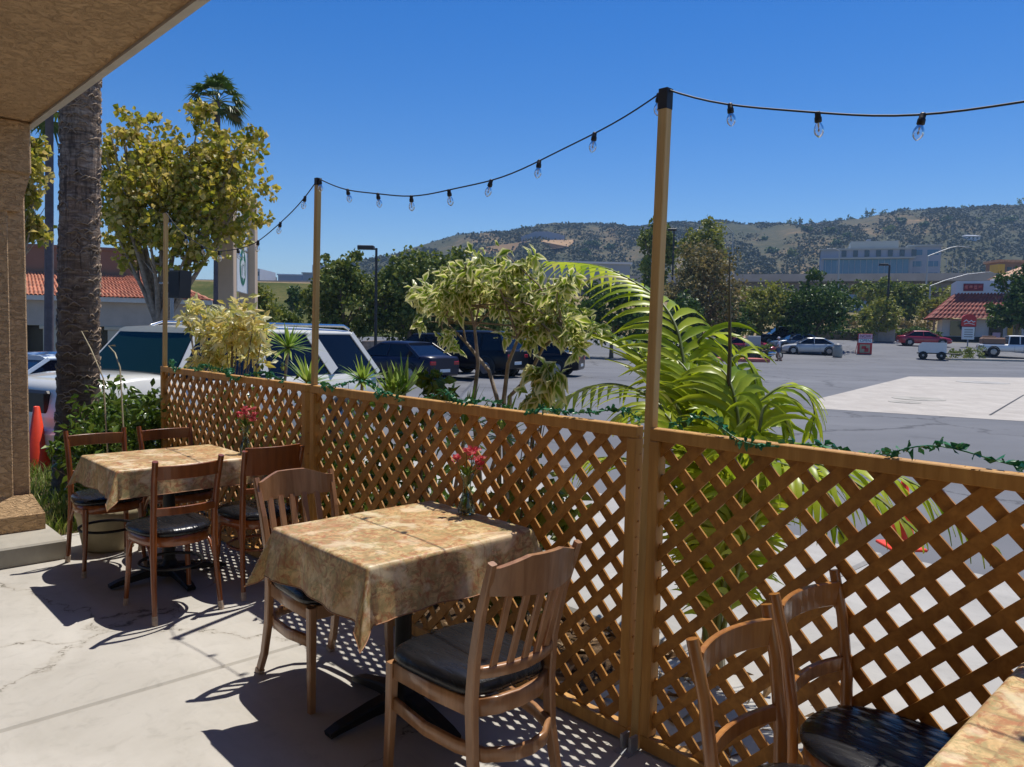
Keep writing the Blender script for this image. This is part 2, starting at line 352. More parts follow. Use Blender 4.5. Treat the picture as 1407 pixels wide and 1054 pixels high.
M['rubber']=m_simple('tyre_rubber',(.018,.018,.018),.85); M['rim']=m_simple('alloy_rim',(.30,.30,.32),.35,.8,.1)
M['chrome']=m_simple('chrome',(.7,.7,.7),.15,1.,.05)
M['blackplastic']=m_simple('black_plastic',(.012,.012,.013),.5); M['seam']=m_simple('dark_seam',(.02,.02,.02),.7)
M['greyplastic']=m_simple('grey_trim',(.2,.2,.2),.5)
def clear(name,c=(1,1,1),r=0.,tr=.75):
    m,nt,b,out=newmat(name); b.inputs['Base Color'].default_value=c4(c); b.inputs['Roughness'].default_value=r
    b.inputs['Transmission Weight'].default_value=0.; b.inputs['Specular IOR Level'].default_value=.8
    t=nt.nodes.new('ShaderNodeBsdfTransparent'); t.inputs[0].default_value=c4(c)
    gl=nt.nodes.new('ShaderNodeBsdfGlossy'); gl.inputs['Roughness'].default_value=.04
    f=nt.nodes.new('ShaderNodeFresnel'); f.inputs[0].default_value=1.5
    rp=ramp(nt,f.outputs[0],[(.0,.03),(.5,.35),(1.,.85)])
    ms=nt.nodes.new('ShaderNodeMixShader'); nt.links.new(rp,ms.inputs[0]); nt.links.new(t.outputs[0],ms.inputs[1]); nt.links.new(gl.outputs[0],ms.inputs[2])
    nt.links.new(ms.outputs[0],out.inputs[0]); return m
M['bulb']=clear('clear_bulb_glass',(.93,.95,.97)); M['vase']=clear('vase_glass',(.80,.88,.78))
M['filament']=m_simple('filament',(.7,.6,.5),.3,.6)
M['orange']=m_simple('orange_cone_plastic',(.85,.055,.01),.45,0,.08); M['white_band']=m_simple('white_band',(.75,.75,.78),.5,0,.05)
M['pot']=m_simple('beige_pot',(.42,.36,.22),.7,0,.15,10,.1)
M['tile']=m_simple('clay_tile',(.50,.19,.10),.75,0,.35,2.5); M['tiledark']=m_simple('dark_red_tile',(.28,.06,.035),.7,0,.35,1.5)
M['tiletan']=m_simple('tan_tile',(.55,.30,.17),.75,0,.3,2)
M['wall_grey']=m_simple('grey_stucco_wall',(.46,.39,.32),.9,0,.08,2); M['wall_cream']=m_simple('cream_stucco',(.55,.47,.34),.9,0,.08,2)
M['wall_brown']=m_simple('brown_parapet',(.26,.15,.10),.9,0,.1,1); M['sign_post']=m_simple('tan_sign_post',(.62,.46,.32),.85,0,.06,3)
M['dark_open']=m_simple('dark_window',(.012,.012,.014),.25,0,.1)
M['signwhite']=m_simple('sign_white',(.72,.76,.76),.5,0,.04); M['signgreen']=m_simple('sign_green',(.02,.16,.09),.5,0,.1)
M['signblue']=m_simple('sign_blue',(.05,.09,.20),.5); M['signred']=m_simple('sign_red',(.55,.03,.03),.5,0,.08); M['signpink']=m_simple('sign_pink',(.62,.40,.50),.5,0,.08)
M['maroon']=m_simple('maroon',(.22,.012,.03),.5); M['whitewall']=m_simple('white_wall',(.62,.64,.68),.8,0,.06,1)
M['blueglass']=glassdark('office_glass',(.05,.15,.27),.15); M['office']=m_simple('office_wall',(.30,.34,.42),.7,0,.1,.1); M['officeroof']=m_simple('office_roof',(.40,.42,.40),.7,0,.08,.1)
M['freeway']=m_simple('freeway_concrete',(.42,.38,.35),.85,0,.12,.4); M['freeway_shade']=m_simple('shaded_freeway_concrete',(.20,.18,.17),.85,0,.12,.4)  # second tone: same concrete, darkened to carry the shade below the deck
M['farwhite']=m_simple('far_white_wall',(.62,.63,.66),.8,0,.05,.1); M['fargrey']=m_simple('far_grey_wall',(.30,.33,.38),.8,0,.08,.1)
M['steel']=m_simple('galvanised_steel',(.36,.38,.40),.45,.4,.08); M['darksteel']=m_simple('dark_bronze_steel',(.03,.028,.03),.5,.2,.1)
M['stonewall']=m_simple('stone_wall',(.33,.25,.18),.9,0,.5,3,.4)
M['yellow']=m_simple('yellow_paint',(.65,.38,.03),.6,0,.1,.5); M['redkerb']=m_simple('red_kerb_paint',(.45,.12,.09),.7,0,.2,3)
M['skin']=m_simple('skin',(.36,.20,.13),.5,0,.05); M['shirt']=m_simple('white_shirt',(.70,.70,.76),.8,0,.06); M['denim']=m_simple('denim',(.06,.10,.2),.85,0,.2)
M['shoe']=m_simple('shoe_brown',(.2,.06,.03),.6)
# ------------------------------------------------------------------ camera, light
cam=bpy.data.cameras.new('Camera'); cam.sensor_width=36; cam.lens=FPX/1407*36; cam.clip_start=.05; cam.clip_end=6000
co=bpy.data.objects.new('Camera',cam); COL.objects.link(co); sc.camera=co
mw=Matrix((R2,U2,-FW)).transposed().to_4x4(); mw.translation=CAM; co.matrix_world=mw
SUN=Vector((.205,.335,1)).normalized(); el=math.asin(SUN.z); az=math.atan2(SUN.x,SUN.y)
w=bpy.data.worlds.new('World'); sc.world=w; w.use_nodes=True; nt=w.node_tree; nt.nodes.clear()
sk=nt.nodes.new('ShaderNodeTexSky'); sk.sky_type='NISHITA'; sk.sun_disc=False; sk.sun_elevation=el; sk.sun_rotation=az; sk.air_density=1.0; sk.dust_density=.15; sk.ozone_density=3.5; sk.altitude=100
bg=nt.nodes.new('ShaderNodeBackground'); bg.inputs[1].default_value=.11; ow=nt.nodes.new('ShaderNodeOutputWorld')
hs=nt.nodes.new('ShaderNodeHueSaturation'); hs.inputs['Saturation'].default_value=1.42; hs.inputs['Hue'].default_value=.512; nt.links.new(sk.outputs[0],hs.inputs['Color'])
nt.links.new(hs.outputs[0],bg.inputs[0]); nt.links.new(bg.outputs[0],ow.inputs[0])
L=bpy.data.lights.new('Sun','SUN'); L.energy=4.9; L.angle=math.radians(.5); L.color=(1,.95,.87)
lo=bpy.data.objects.new('Sun',L); COL.objects.link(lo); lo.rotation_euler=SUN.to_track_quat('Z','Y').to_euler()
sc.view_settings.view_transform='Standard'; sc.view_settings.look='None'; sc.view_settings.exposure=.08; sc.view_settings.gamma=1
# ------------------------------------------------------------------ ground
def lerp_tab(t,tab):
    if t<=tab[0][0]: return tab[0][1]
    for (a,b),(c,d) in zip(tab,tab[1:]):
        if t<=c: return b+(d-b)*(t-a)/(c-a)
    return tab[-1][1]
def gz(x,y):
    k=min(1,max(0,(x+15)/60))
    hi=8.2*(1-k)+5.4*k
    z=lerp_tab(y,[(58,-.15),(60.5,-.02),(66,.28),(73,1.0),(80,1.4),(88,1.8),(112,hi),(150,hi+.4),(260,10),(900,12)])
    if x<-4 and y<58: z-=.03*min(12,(-4-x))*min(1,max(0,(y-9)/4))
    elif x<-4: z-=.36*max(0,1-(y-58)/10)
    if x<-1.4 and 6<y<60: z-=.14*min(1,y-6)*min(1,(60-y)/6)
    return z
mb=MB()
xs=[-900,-400,-200,-120,-80,-50,-30,-20,-16,-10,-4,-1.5,-1.3,0,5,10,20,30,40,55,70,90,120,180,300,500,900]; ys=[-60,-10,0,6,7,9,13,20,30,45,58,60.5,63,66,69.5,73,76,80,84,88,96,104,112,130,150,200,260,400,900,2500]
def gridxy(xs,ys,dz,zf=gz):
    m=MB(); m.add([(x,y,zf(x,y)+dz) for y in ys for x in xs],[(j*len(xs)+i,j*len(xs)+i+1,(j+1)*len(xs)+i+1,(j+1)*len(xs)+i) for j in range(len(ys)-1) for i in range(len(xs)-1)]); return m
tag(gridxy(xs,ys,-.012).build('ground',M['earth']),kind='structure')
ax=[-80,-50,-30,-20,-16,-10,-4,-1.5,-1.3,0,5,10,20,30,40,55,70,90]; ay=[-20,0,6,7,9,13,20,30,45,58,60.5,63,66,69.5,73,76,80,82]
tag(gridxy(ax,ay,0).build('parking_lot',M['asphalt']),kind='structure')
# slabs in the fence frame
def slab(name,a0,a1,b0,b1,z0,z1,mat,bv=.012,kind='structure'):
    m=MB(); m.bbox((b0,a0,z0),(b1,a1,z1),bv)
    o=m.build(name,mat); o.matrix_world=Matrix((FN.to_4d(),FU.to_4d(),(0,0,1,0),P0.to_4d())).transposed()
    o.matrix_world=Matrix.Translation(P0)@Matrix((FN,FU,(0,0,1))).transposed().to_4x4()
    if kind: tag(o,kind=kind)
    return o
FM=Matrix.Translation(P0)@Matrix((FN,FU,Vector((0,0,1)))).transposed().to_4x4()   # local x=b (outward), y=a (along fence), z up
slab('patio_floor',-9,1.68,-7,.06,-.3,0,M['concrete']); slab('patio_floor',1.69,4.62,-7,.06,-.3,-.0005,M['concrete'])
slab('walkway',-9,.4,.065,3.55,-.3,-.01,M['walk'],.02); slab('walkway',.412,3.3,.92,3.55,-.3,-.01,M['walk'],.02); slab('walkway',3.312,6.6,.92,3.55,-.3,-.01,M['walk'],.02)
slab('planting_bed',.42,6.9,.07,.90,-.3,-.03,M['mulch'],.02)
slab('lawn',4.64,8.6,-6.5,-.02,-.3,-.03,M['soil'],.02)
def kerbthing(name,a0,a1,b0,b1,z0,z1,label):
    return tag(slab(name,a0,a1,b0,b1,z0,z1,M['kerb'],.02,None),label,'kerb')
kerbthing('kerb',8.62,8.78,-6.5,.5,-.3,0.0,'low concrete kerb at the end of the lawn in front of the pearl white vehicle')
# joint lines on the far side lot
def poly(name,pts,dz,mat,kind='structure',th=.02):
    m=MB(); m.prism([(p.x,p.y,gz(p.x,p.y)+dz-th) for p in pts],(0,0,th)); o=m.build(name,mat)
    if kind: tag(o,kind=kind)
    return o
c1,c2,c3,c4_=G(1121,549,-.15),G(1249,517.5,-.15),G(1500,520,-.15),G(1500,585,-.15); c5=G(1121,561.5,-.15)
poly('concrete_pad',[c1,c2,c3,c4_,c5],.006,M['pad'])
def strip(name,p,q,wd,dz,mat):
    d=(q-p).normalized(); s=Vector((-d.y,d.x,0))*wd/2
    m=MB(); m.prism([Vector((v.x,v.y,gz(v.x,v.y)+dz)) for v in (p-s,q-s,q+s,p+s)],(0,0,.004)); return tag(m.build(name,mat),kind='structure')
strip('pad_joint',G(1360,571,-.15),G(1407,543,-.15),.05,.007,M['seam'])
for i,(px,py,rr) in enumerate([(1350,525.5,1.0),(1262,548,.72),(1243,552.5,.42)]):
    p=G(px,py,-.14); m=MB(); m.lathe([(rr,-.02),(rr,.012),(rr*.93,.016),(rr*.9,.012),(0,.012)],32); m.box((-rr*.05,-rr*.6,.0125),(rr*.05,rr*.6,.016))
    o=m.build('manhole_cover',M['walk'] if i==0 else M['kerb']); o.location=(p.x,p.y,-.144)
    tag(o,['large round tank lid on the concrete pad farthest from the fence','round manhole cover on the pad, larger of the two close together','small round manhole cover just in front of the larger one'][i],'manhole cover','manhole covers on the concrete pad')
# far kerbs / planter islands
def kerb_line(px0,px1,py,z,w,h,name,label,mat):
    p=G(px0,py,z); q=G(px1,py+(px1-px0)*.0209,z); d=(q-p).normalized(); s=Vector((-d.y,d.x,0))*w
    m=MB(); m.prism([(p.x,p.y,-.3),(q.x,q.y,-.3),(q.x+s.x,q.y+s.y,-.3),(p.x+s.x,p.y+s.y,-.3)],(0,0,.3+h)); return tag(m.build(name,mat),label,'kerb')
kerb_line(1060,1500,493,-.15,2.2,.05,'kerb','long pale concrete kerb across the lot in front of the parked cars',M['walk'])
kerb_line(950,1058,496,-.15,3,.08,'kerb','red painted kerb at the foot of the grey cabinet',M['redkerb'])
# grass tufts
def blades(name,pts,h,mat,n,spread,w=.008,lean=.5):
    P=np.array(pts); N=len(P)
    ang=NR.rand(N)*2*PI; hh=h*(.5+NR.rand(N)); ld=NR.rand(N)*2*PI; lm=hh*lean*NR.rand(N)
    sx=np.cos(ang)*w/2; sy=np.sin(ang)*w/2; z=np.zeros(N)
    a=P+np.stack([sx,sy,z],1); b=P-np.stack([sx,sy,z],1)
    mid=P+np.stack([np.cos(ld)*lm*.35,np.sin(ld)*lm*.35,hh*.6],1); tip=P+np.stack([np.cos(ld)*lm,np.sin(ld)*lm,hh],1)
    v=np.stack([a,b,mid-np.stack([sx,sy,z],1)*.8,mid+np.stack([sx,sy,z],1)*.8,tip,tip+1e-4],1).reshape(-1,3)
    i=np.arange(N)[:,None]*6; f=np.concatenate([i+[0,1,2,3],i+[3,2,4,5]],0); return npmesh(name,v,f,mat)
gp=[tuple(fp(4.66+R.random()*3.9,-2.6+R.random()*2.5,-.035)) for _ in range(9000)]
tag(blades('grass',gp,.12,M['l_grass'],0,0,.009,.9),'tufted green grass on the lawn between column and pearl white vehicle','grass',kind='stuff')
# leaf litter on the bed
def leafcards(P,size,mat,name,parent=None,flat=0.,droop=0.,aspect=.45,dirs=None,edgeattr=False,fold=.25):
    """pointed folded leaves: 6-vertex leaf (base, 2 mid left/right, mid spine, tip)"""
    P=np.asarray(P,dtype=float); N=len(P)
    if dirs is None:
        d=NR.normal(size=(N,3)); d[:,2]=d[:,2]*(1-flat)-droop; d/=np.linalg.norm(d,axis=1)[:,None]
    else: d=dirs
    r=NR.normal(size=(N,3)); r[:,2]*=.6
    s=np.cross(d,r); s/=np.linalg.norm(s,axis=1)[:,None]+1e-9; nrm=np.cross(s,d)
    L=(size*(.6+.7*NR.rand(N)))[:,None]; W=L*aspect*.5
    base=P; tip=P+d*L-np.array([0,0,1])*L*.12; mid=P+d*L*.45
    l=mid+s*W+nrm*W*fold*2; rr=mid-s*W+nrm*W*fold*2
    l2=P+d*L*.8+s*W*.45-np.array([0,0,1])*L*.05; r2=P+d*L*.8-s*W*.45-np.array([0,0,1])*L*.05
    v=np.stack([base,l,l2,tip,r2,rr,mid],1).reshape(-1,3)
    i=np.arange(N)[:,None]*7; f=np.concatenate([np.concatenate([i+0,i+6,i+1],1)],0)
    fs=np.concatenate([np.stack([i[:,0]+a for a in q],1) for q in ((0,5,6,1),(1,6,3,2),(6,5,4,3))],0)
    o=npmesh(name,v,fs,mat,parent)
    if edgeattr:
        at=o.data.attributes.new('edge','FLOAT','POINT'); e=np.tile([.4,1,1,1,1,1,0],N).astype(np.float32); at.data.foreach_set('value',e)
    return o
# ------------------------------------------------------------------ patio building: slab roof, column, added unseen rear wall
pb=empty('patio_building',FM@Vector((-3,0,0)),0,'tan stucco patio building with flat overhang, column and white drip edge','building')
def bpart(m,name,mat):
    o=m.build(name,mat); o.matrix_world=FM; o.parent=pb; o.matrix_parent_inverse=Matrix.Translation(-pb.location); return o
m=MB(); m.box((-7,-9,2.9),(-1.012,4.75,3.25)); bpart(m,'soffit',M['stucco'])
m=MB(); m.box((-1.010,-9,2.893),(-.985,4.78,3.3)); m.box((-1.035,-9,2.884),(-1.0102,4.76,2.8985)); m.box((-7,4.752,2.885),(-1.012,4.78,3.3)); bpart(m,'drip_edge',M['trim'])
m=MB(); m.bbox((-1.75,4.45,.1),(-1.06,5.0,2.9),.01); m.bbox((-1.78,4.41,.1),(-1.17,4.449,2.9),.006)
bpart(m,'column',M['stucco'])
m=MB(); m.bbox((-1.85,4.36,2.55),(-1.035,5.05,2.895),.01); m.prism([(-1.83,4.38,2.55),(-1.04,4.38,2.55),(-1.10,4.40,2.3),(-1.76,4.40,2.3)],(0,.62,0)); bpart(m,'column_head',M['stucco'])
m=MB(); m.box((-1.9,4.33,.1),(-1.0,5.06,.24))
m.add([(-1.9,4.33,.24),(-1.0,4.33,.24),(-1.0,5.06,.24),(-1.9,5.06,.24),(-1.78,4.41,.37),(-1.06,4.41,.37),(-1.06,5.0,.37),(-1.78,5.0,.37)],[(0,1,5,4),(1,2,6,5),(2,3,7,6),(3,0,4,7)]); bpart(m,'plinth',M['stucco'])
m=MB(); m.bbox((-2.2,3.95,-.01),(-.955,4.9,.13),.012); bpart(m,'kerb_block',M['kerb'])
m=MB(); m.box((-7.2,-9,0),(-5.2,4.5,2.9)); bpart(m,'added_rear_wall',M['stucco'])  # unseen wall behind the camera, added to dim the shade under the overhang
# ------------------------------------------------------------------ lattice fence
FHT=1.22; PL=2.462
def clip(x0,y0,dx,dy,X0,X1,Y0,Y1):
    t0,t1=-1e9,1e9
    for p,d,a,b in ((x0,dx,X0,X1),(y0,dy,Y0,Y1)):
        ta,tb=(a-p)/d,(b-p)/d
        if ta>tb: ta,tb=tb,ta
        t0=max(t0,ta); t1=min(t1,tb)
    return t0,t1
def lattice_panel(a0,a1,label):
    root=empty('lattice_panel',fp((a0+a1)/2,0,0),0,label,'fence panel','cedar lattice panels of the patio fence')
    inv=Matrix.Translation(-root.location)
    def put(m,name,mat):
        o=m.build(name,mat,root); o.matrix_world=FM; o.matrix_parent_inverse=inv; return o
    z0,z1=.03,FHT; e=.02
    for layer,sgn in ((0,1),(1,-1)):
        m=MB(); sp=.1275; hw=.038/2
        y=a0-1.6
        while y<a1+1.6:
            # from the patio: front slats rise to the right (a decreases)
            dy=-sgn; t0,t1=clip(y,0,dy*.7071,.7071,a0+.01,a1-.01,z0+.012,z1-.012)
            if t1-t0>.03:
                jb=R.uniform(-.0006,.0006); jo=R.uniform(-.0025,.0025)
                pa=(y+dy*.7071*t0+jo,.7071*t0); pb_=(y+dy*.7071*t1+jo,.7071*t1)
                b0=(-.0095 if layer==0 else .0005)+jb
                n=(-.7071*hw,.7071*dy*hw)
                # trimmed ends follow the frame
                pts=[(b0,pa[0]+n[0],pa[1]+n[1]),(b0,pb_[0]+n[0],pb_[1]+n[1]),(b0,pb_[0]-n[0],pb_[1]-n[1]),(b0,pa[0]-n[0],pa[1]-n[1])]
                m.prism(pts,(.0085,0,0))
            y+=sp
        put(m,'slats',M['lattice'])
    m=MB(); m.bbox((-.026,a0,z1-.045),(.022,a1,z1),.003); put(m,'top_rail',M['rail'])
    m=MB(); m.bbox((-.026,a0,z0-.02),(.022,a1,z0+.035),.003); put(m,'bottom_rail',M['rail'])
    for q in (a0,a1-.042):
        m=MB(); m.bbox((-.0275,q,z0+.0355),(.0235,q+.042,z1-.0455),.003); put(m,'side_stile',M['rail'])
    return root
lattice_panel(-2*PL+.03,-PL-.03,'lattice fence panel past the right edge of the picture')
lattice_panel(-PL+.03,-.03,'lattice fence panel at the right, nearest the camera, in front of the palm fronds')
lattice_panel(.03,PL-.03,'middle lattice fence panel behind the table with pink flowers')
lattice_panel(PL+.03,2*PL-.03,'far left lattice fence panel behind the farther table, beside the palm trunk')
def pole(a,h,label,top_px=None,rnd=.022):
    root=empty('wooden_pole',fp(a,0,0),0,label,'pole','wooden poles of the patio fence')
    m=MB(); 
    tp=V(top_px[0],top_px[1],0) if top_px else fp(a,0,h)
    tp-=fp(a,0,0)
    m.sweep([(0,0,0),tp*.5,tp],rnd*2,rnd*2,up=FN,ch=.08); o=m.build('shaft',M['pole'],root)
    return root,fp(a,0,0)+tp
rootA,topA=pole(0,2.44,'near wooden pole rising from the fence, tallest in the picture, tape at its top',(915,124),.0185)
m=MB(); t=topA-rootA.location; m.sweep([t*.972,t*1.0015],.0385,.0385,up=FN,ch=.05); m.build('black_tape',M['blackplastic'],rootA)
m=MB()
for s in(-1,1): m.box((-.07,s*.02-.006,.0),(-.028,s*.02+.006,.06))
m.box((-.1,-.035,0),(-.028,.035,.004)); o=m.build('floor_bracket',M['steel'],rootA); o.rotation_euler=(0,0,math.atan2(FN.y,FN.x))
rootB,topB=pole(PL,2.44,'second wooden pole of the fence, left of the lamp post',(437,246),.0155)
rootC,topC=pole(2*PL,2.44,'third thin wooden pole at the far left end of the fence',(228,293),.015)
_,topD=pole(-PL,2.44,'wooden pole past the right edge of the picture')
topD=fp(-PL,0,2.44)
m=MB(); t=topB-rootB.location; m.sweep([t*.985,t*1.002],.0325,.0325,up=FN,ch=.05); m.build('black_tape',M['blackplastic'],rootB)
# ------------------------------------------------------------------ string lights
def string_light(p,q,sag,n0,labels,phase=.5,step=.302):
    root=empty('string_light',p,0,labels,'string lights','café string lights between the fence poles')
    N=40; pts=[]
    for i in range(N+1):
        t=i/N; v=p.lerp(q,t); v.z-=sag*4*t*(1-t)+.004*math.sin(t*23); pts.append(v-p)
    MB().tube(pts,.0033,6).build('cable',M['blackplastic'],root)
    Lt=(q-p).length; t=phase/Lt
    while t<1:
        i=min(N-1,int(t*N)); v=pts[i].lerp(pts[i+1],t*N-i)
        tilt=Matrix.Rotation(R.uniform(-.28,.28),4,'X')@Matrix.Rotation(R.uniform(-.25,.25),4,'Y')@Matrix.Scale(.66,4)
        s=MB(); s.lathe([(0,.004),(.010,.006),(.0135,0),(.0135,-.018),(.0165,-.022),(.0165,-.042),(.012,-.045),(0,-.045)],12); so=s.build('socket',M['blackplastic'],root); so.matrix_local=Matrix.Translation(v)@tilt
        b=MB(); b.lathe([(.010,-.044),(.0135,-.05),(.021,-.066),(.0235,-.080),(.021,-.094),(.013,-.106),(.004,-.113),(0,-.1145)],14); bo=b.build('bulb',M['bulb'],root); bo.matrix_local=Matrix.Translation(v)@tilt
        fl=MB(); fl.lathe([(.0045,-.045),(.0045,-.062),(.0015,-.072),(.006,-.080),(.0015,-.088),(0,-.09)],6); fo=fl.build('filament',M['filament'],bo)
        t+=step/Lt
string_light(topA+Vector((0,0,.004)),topD,.27,0,'string lights running right from the tallest pole over the parking lot',.26)
string_light(topA+Vector((0,0,.004)),topB,.212,0,'string lights sagging between the tallest pole and the second pole',.03,.297)
string_light(topB,topC+Vector((.0,0,.003)),.36,0,'string lights sagging from the second pole to the far left pole',.15,.31)
# ------------------------------------------------------------------ leaf garland on the top rail
def garland(a0,a1,label,dens=1.):
    root=empty('leaf_garland',fp((a0+a1)/2,0,FHT),0,label,'garland','artificial leaf garlands on the fence rail')
    pts=[];n=int(abs(a1-a0)/.03); ph=R.random()*6
    for i in range(n+1):
        a=a0+(a1-a0)*i/n; w=math.sin(a*7.3+ph)*.5+math.sin(a*17+ph*2)*.3
        b=.012+.05*math.sin(a*11+ph)
        z=FHT+.014+max(-.055,w*.05); 
        if z<FHT+.005 and abs(b)<.03: b=-.036 if b<.01 else .034
        pts.append(fp(a,b,z)-root.location)
    MB().tube(pts,.0022,5).build('vine',M['l_garland'],root)
    P=[];Dv=[]
    for i in range(len(pts)-1):
        d=(pts[i+1]-pts[i]).normalized()
        for k in range(int(4*dens) if R.random()<.9 else 1):
            p=pts[i].lerp(pts[i+1],R.random()); sd=Vector((R.gauss(0,1),R.gauss(0,1),R.gauss(0,.8))); v=(d*R.choice((-.6,.7))+sd*.6).normalized(); P.append(p); Dv.append(v)
    leafcards(P,.031,M['l_garland'],'leaves',root,dirs=np.array([tuple(v) for v in Dv]),aspect=.6)
garland(-1.85,-.06,'green leaf garland twisted along the rail of the right fence panel')
garland(.05,2.42,'green leaf garland along the rail of the middle fence panel',1.3)
garland(2.5,4.9,'green leaf garland along the rail of the far left fence panel',1.5)
# ------------------------------------------------------------------ tablecloths and tables
def rrect(x,y,hx,hy): return max(-hx,min(hx,x)),max(-hy,min(hy,y))
def make_table(label,cl_label,ca,cb,hx,hy,rot=0,ov=.21,seed=1,top=.76,legs=True):
    rr=random.Random(seed)
    base=fp(ca,cb,0); rz=math.atan2(FN.y,FN.x)+rot     # local x = b outward, y = a
    t=empty('cafe_table',base,rz,label,'table','tables on the patio')
    MB().bbox((-hx+.01,-hy+.01,top-.035),(hx-.01,hy-.01,top-.006),.006).build('tabletop',M['castiron'],t)
    MB().lathe([(.034,.05),(.034,.62),(.05,.64),(.05,.70),(.10,.705),(.10,.722),(0,.722)],20).build('column',M['castiron'],t)
    m=MB()
    for k in range(4):
        q=k*PI/2+PI/4*0; d=Vector((math.cos(q),math.sin(q),0))
        m.sweep([d*.02+Vector((0,0,.065)),d*.15+Vector((0,0,.055)),d*.30+Vector((0,0,.03)),d*.345+Vector((0,0,.018))],[.075,.065,.055,.05],[.06,.045,.03,.02])
    m.lathe([(.075,.03),(.075,.075),(.045,.10),(.036,.12)],20); m.build('foot',M['castiron'],t)
    # cloth
    c=empty('tablecloth',base,rz,cl_label,'tablecloth','printed tablecloths')
    N=96; ex=hx+ov; ey=hy+ov; vs=[]; uv=[]
    ph=[rr.random()*6 for _ in range(8)]
    for j in range(N+1):
        for i in range(N+1):
            # finer near the rim
            x=-ex+2*ex*i/N; y=-ey+2*ey*j/N
            cx,cy=rrect(x,y,hx,hy); dx,dy=x-cx,y-cy; e=math.hypot(dx,dy)
            if e<1e-6:
                z=top+.0015*math.sin(x*9+ph[0])*math.sin(y*11+ph[1]); vs.append((x,y,z)); uv.append((x,y)); continue
            nx,ny=dx/e,dy/e
            corner=min(abs(dx),abs(dy))/max(abs(dx),abs(dy),1e-6)
            th=math.atan2(ny,nx)
            fl=.10+.34*corner**.8
            if corner<.02: # sides: long soft folds, depth grows to the hem
                s=(y if abs(dx)>abs(dy) else x); k=ph[2+(0 if dx>0 else 1)+(2 if abs(dy)>abs(dx) else 0)]
                hl=(hy if abs(dx)>abs(dy) else hx)
                edge=1-abs(s)/hl
                fl+=(.09*math.sin(s*13+k)+.05*math.sin(s*29+k*2))*min(1,edge*5)+.10*math.exp(-edge*7)
            else:
                fl+= .10*math.sin(corner*PI)*math.sin(th*4+ph[6])
            r=.012
            if e<r*1.57: a=e/r; o=r*math.sin(a); d=r*(1-math.cos(a))
            else:
                g=e-r*1.57; o=r+g*fl; d=r+g*math.sqrt(max(.05,1-fl*fl))
            vs.append((cx+nx*o,cy+ny*o,top-d)); uv.append((x,y))
    fs=[(j*(N+1)+i,j*(N+1)+i+1,(j+1)*(N+1)+i+1,(j+1)*(N+1)+i) for j in range(N) for i in range(N)]
    m=MB(); m.add(vs,fs,True); o=m.build('cloth',M['cloth'],c)
    ul=o.data.uv_layers.new(name='UVMap')
    off=(rr.random()*3,rr.random()*3)
    for lp in o.data.loops: u_=uv[lp.vertex_index]; ul.data[lp.index].uv=(u_[0]+off[0],u_[1]+off[1])
    rim=[i for i in range(N+1)]+[j*(N+1)+N for j in range(1,N+1)]+[N*(N+1)+i for i in range(N-1,-1,-1)]+[j*(N+1) for j in range(N-1,-1,-1)]
    MB().tube([vs[i] for i in rim],.0022,5).build('hem',M['hem'],c)
    return t,c
make_table('black pedestal table under the large near tablecloth, at the middle panel','printed beige and rust tablecloth on the large near table with the pink flowers',.81,-.505,.39,.335,0,.20,3)
make_table('black pedestal table under the far tablecloth beside the column','printed beige tablecloth on the farther table, ringed by four chairs',3.12,-.60,.39,.325,0,.165,9)
make_table('black pedestal table under the cloth at the lower right corner','printed tablecloth cut off by the lower right corner of the picture',-1.60,-.48,.40,.36,0,.2,14)
# ------------------------------------------------------------------ vases with flowers
def vase(a,b,label,seed,small=False):
    rr=random.Random(seed); p=fp(a,b,.763)
    root=empty('flower_vase',p,0,label,'vase','glass vases with pink flowers')
    k=16; vs=[];fs=[]
    prof=[(.030,0),(.036,.006),(.037,.03),(.028,.06),(.019,.09),(.016,.115),(.018,.14),(.026,.165),(.031,.175)]
    m=MB()
    n=32; 
    for r,z in prof:
        for j in range(n):
            q=2*PI*j/n; rr_=r*(1+.05*math.cos(q*8)); vs.append((rr_*math.cos(q),rr_*math.sin(q),z))
    fs=[(i*n+j,i*n+(j+1)%n,(i+1)*n+(j+1)%n,(i+1)*n+j) for i in range(len(prof)-1) for j in range(n)]
    m.add(vs,fs,True); m.add([v for v in vs[:n]],[tuple(range(n-1,-1,-1))]); m.build('glass',M['vase'],root)
    MB().lathe([(0,.010),(.025,.010),(.027,.03),(.020,.06),(.013,.09),(0,.09)],16).build('water',clear_water,root)
    heads=[(-.045,.01,.235),(.02,-.01,.25),(.045,.01,.235),(.03,.02,.275),(-.005,.0,.27),(.055,-.005,.215)]
    m=MB()
    for h in heads: m.tube([(rr.uniform(-.01,.01),rr.uniform(-.01,.01),.015),(0,0,.12),Vector(h)*.85,h],.0022,5)
    m.build('stems',M['stem_green'],root)
    P=[(0,0,.165)]*7; dd=[(-.5,.2,.7),(.3,-.3,.8),(.1,.4,.9),(-.2,-.4,.5),(.5,.3,.4),(-.8,-.2,.35),(.0,-.1,1)]
    dd=np.array(dd); dd/=np.linalg.norm(dd,axis=1)[:,None]
    leafcards(P,.07,M['l_bush'],'leaves',root,dirs=dd,aspect=.3)
    for h in heads:
        P=[];dv=[]
        for _ in range(4):
            c=Vector(h)+Vector((rr.gauss(0,.009),rr.gauss(0,.009),rr.gauss(0,.008)))
            for q in range(6):
                an=q*PI/3+rr.random(); P.append(tuple(c)); dv.append((math.cos(an),math.sin(an),.5+rr.random()*.7))
        dv=np.array(dv); dv/=np.linalg.norm(dv,axis=1)[:,None]
        leafcards(P,.024,M['petal'],'flower',root,dirs=dv,aspect=.6)
    return root
clear_water=clear('water',(.82,.86,.70))
vase(.83,-.16,'fluted glass vase of pink flowers on the large near table',5)
vase(2.95,-.19,'glass vase of pink flowers on the farther table against the lattice',8)
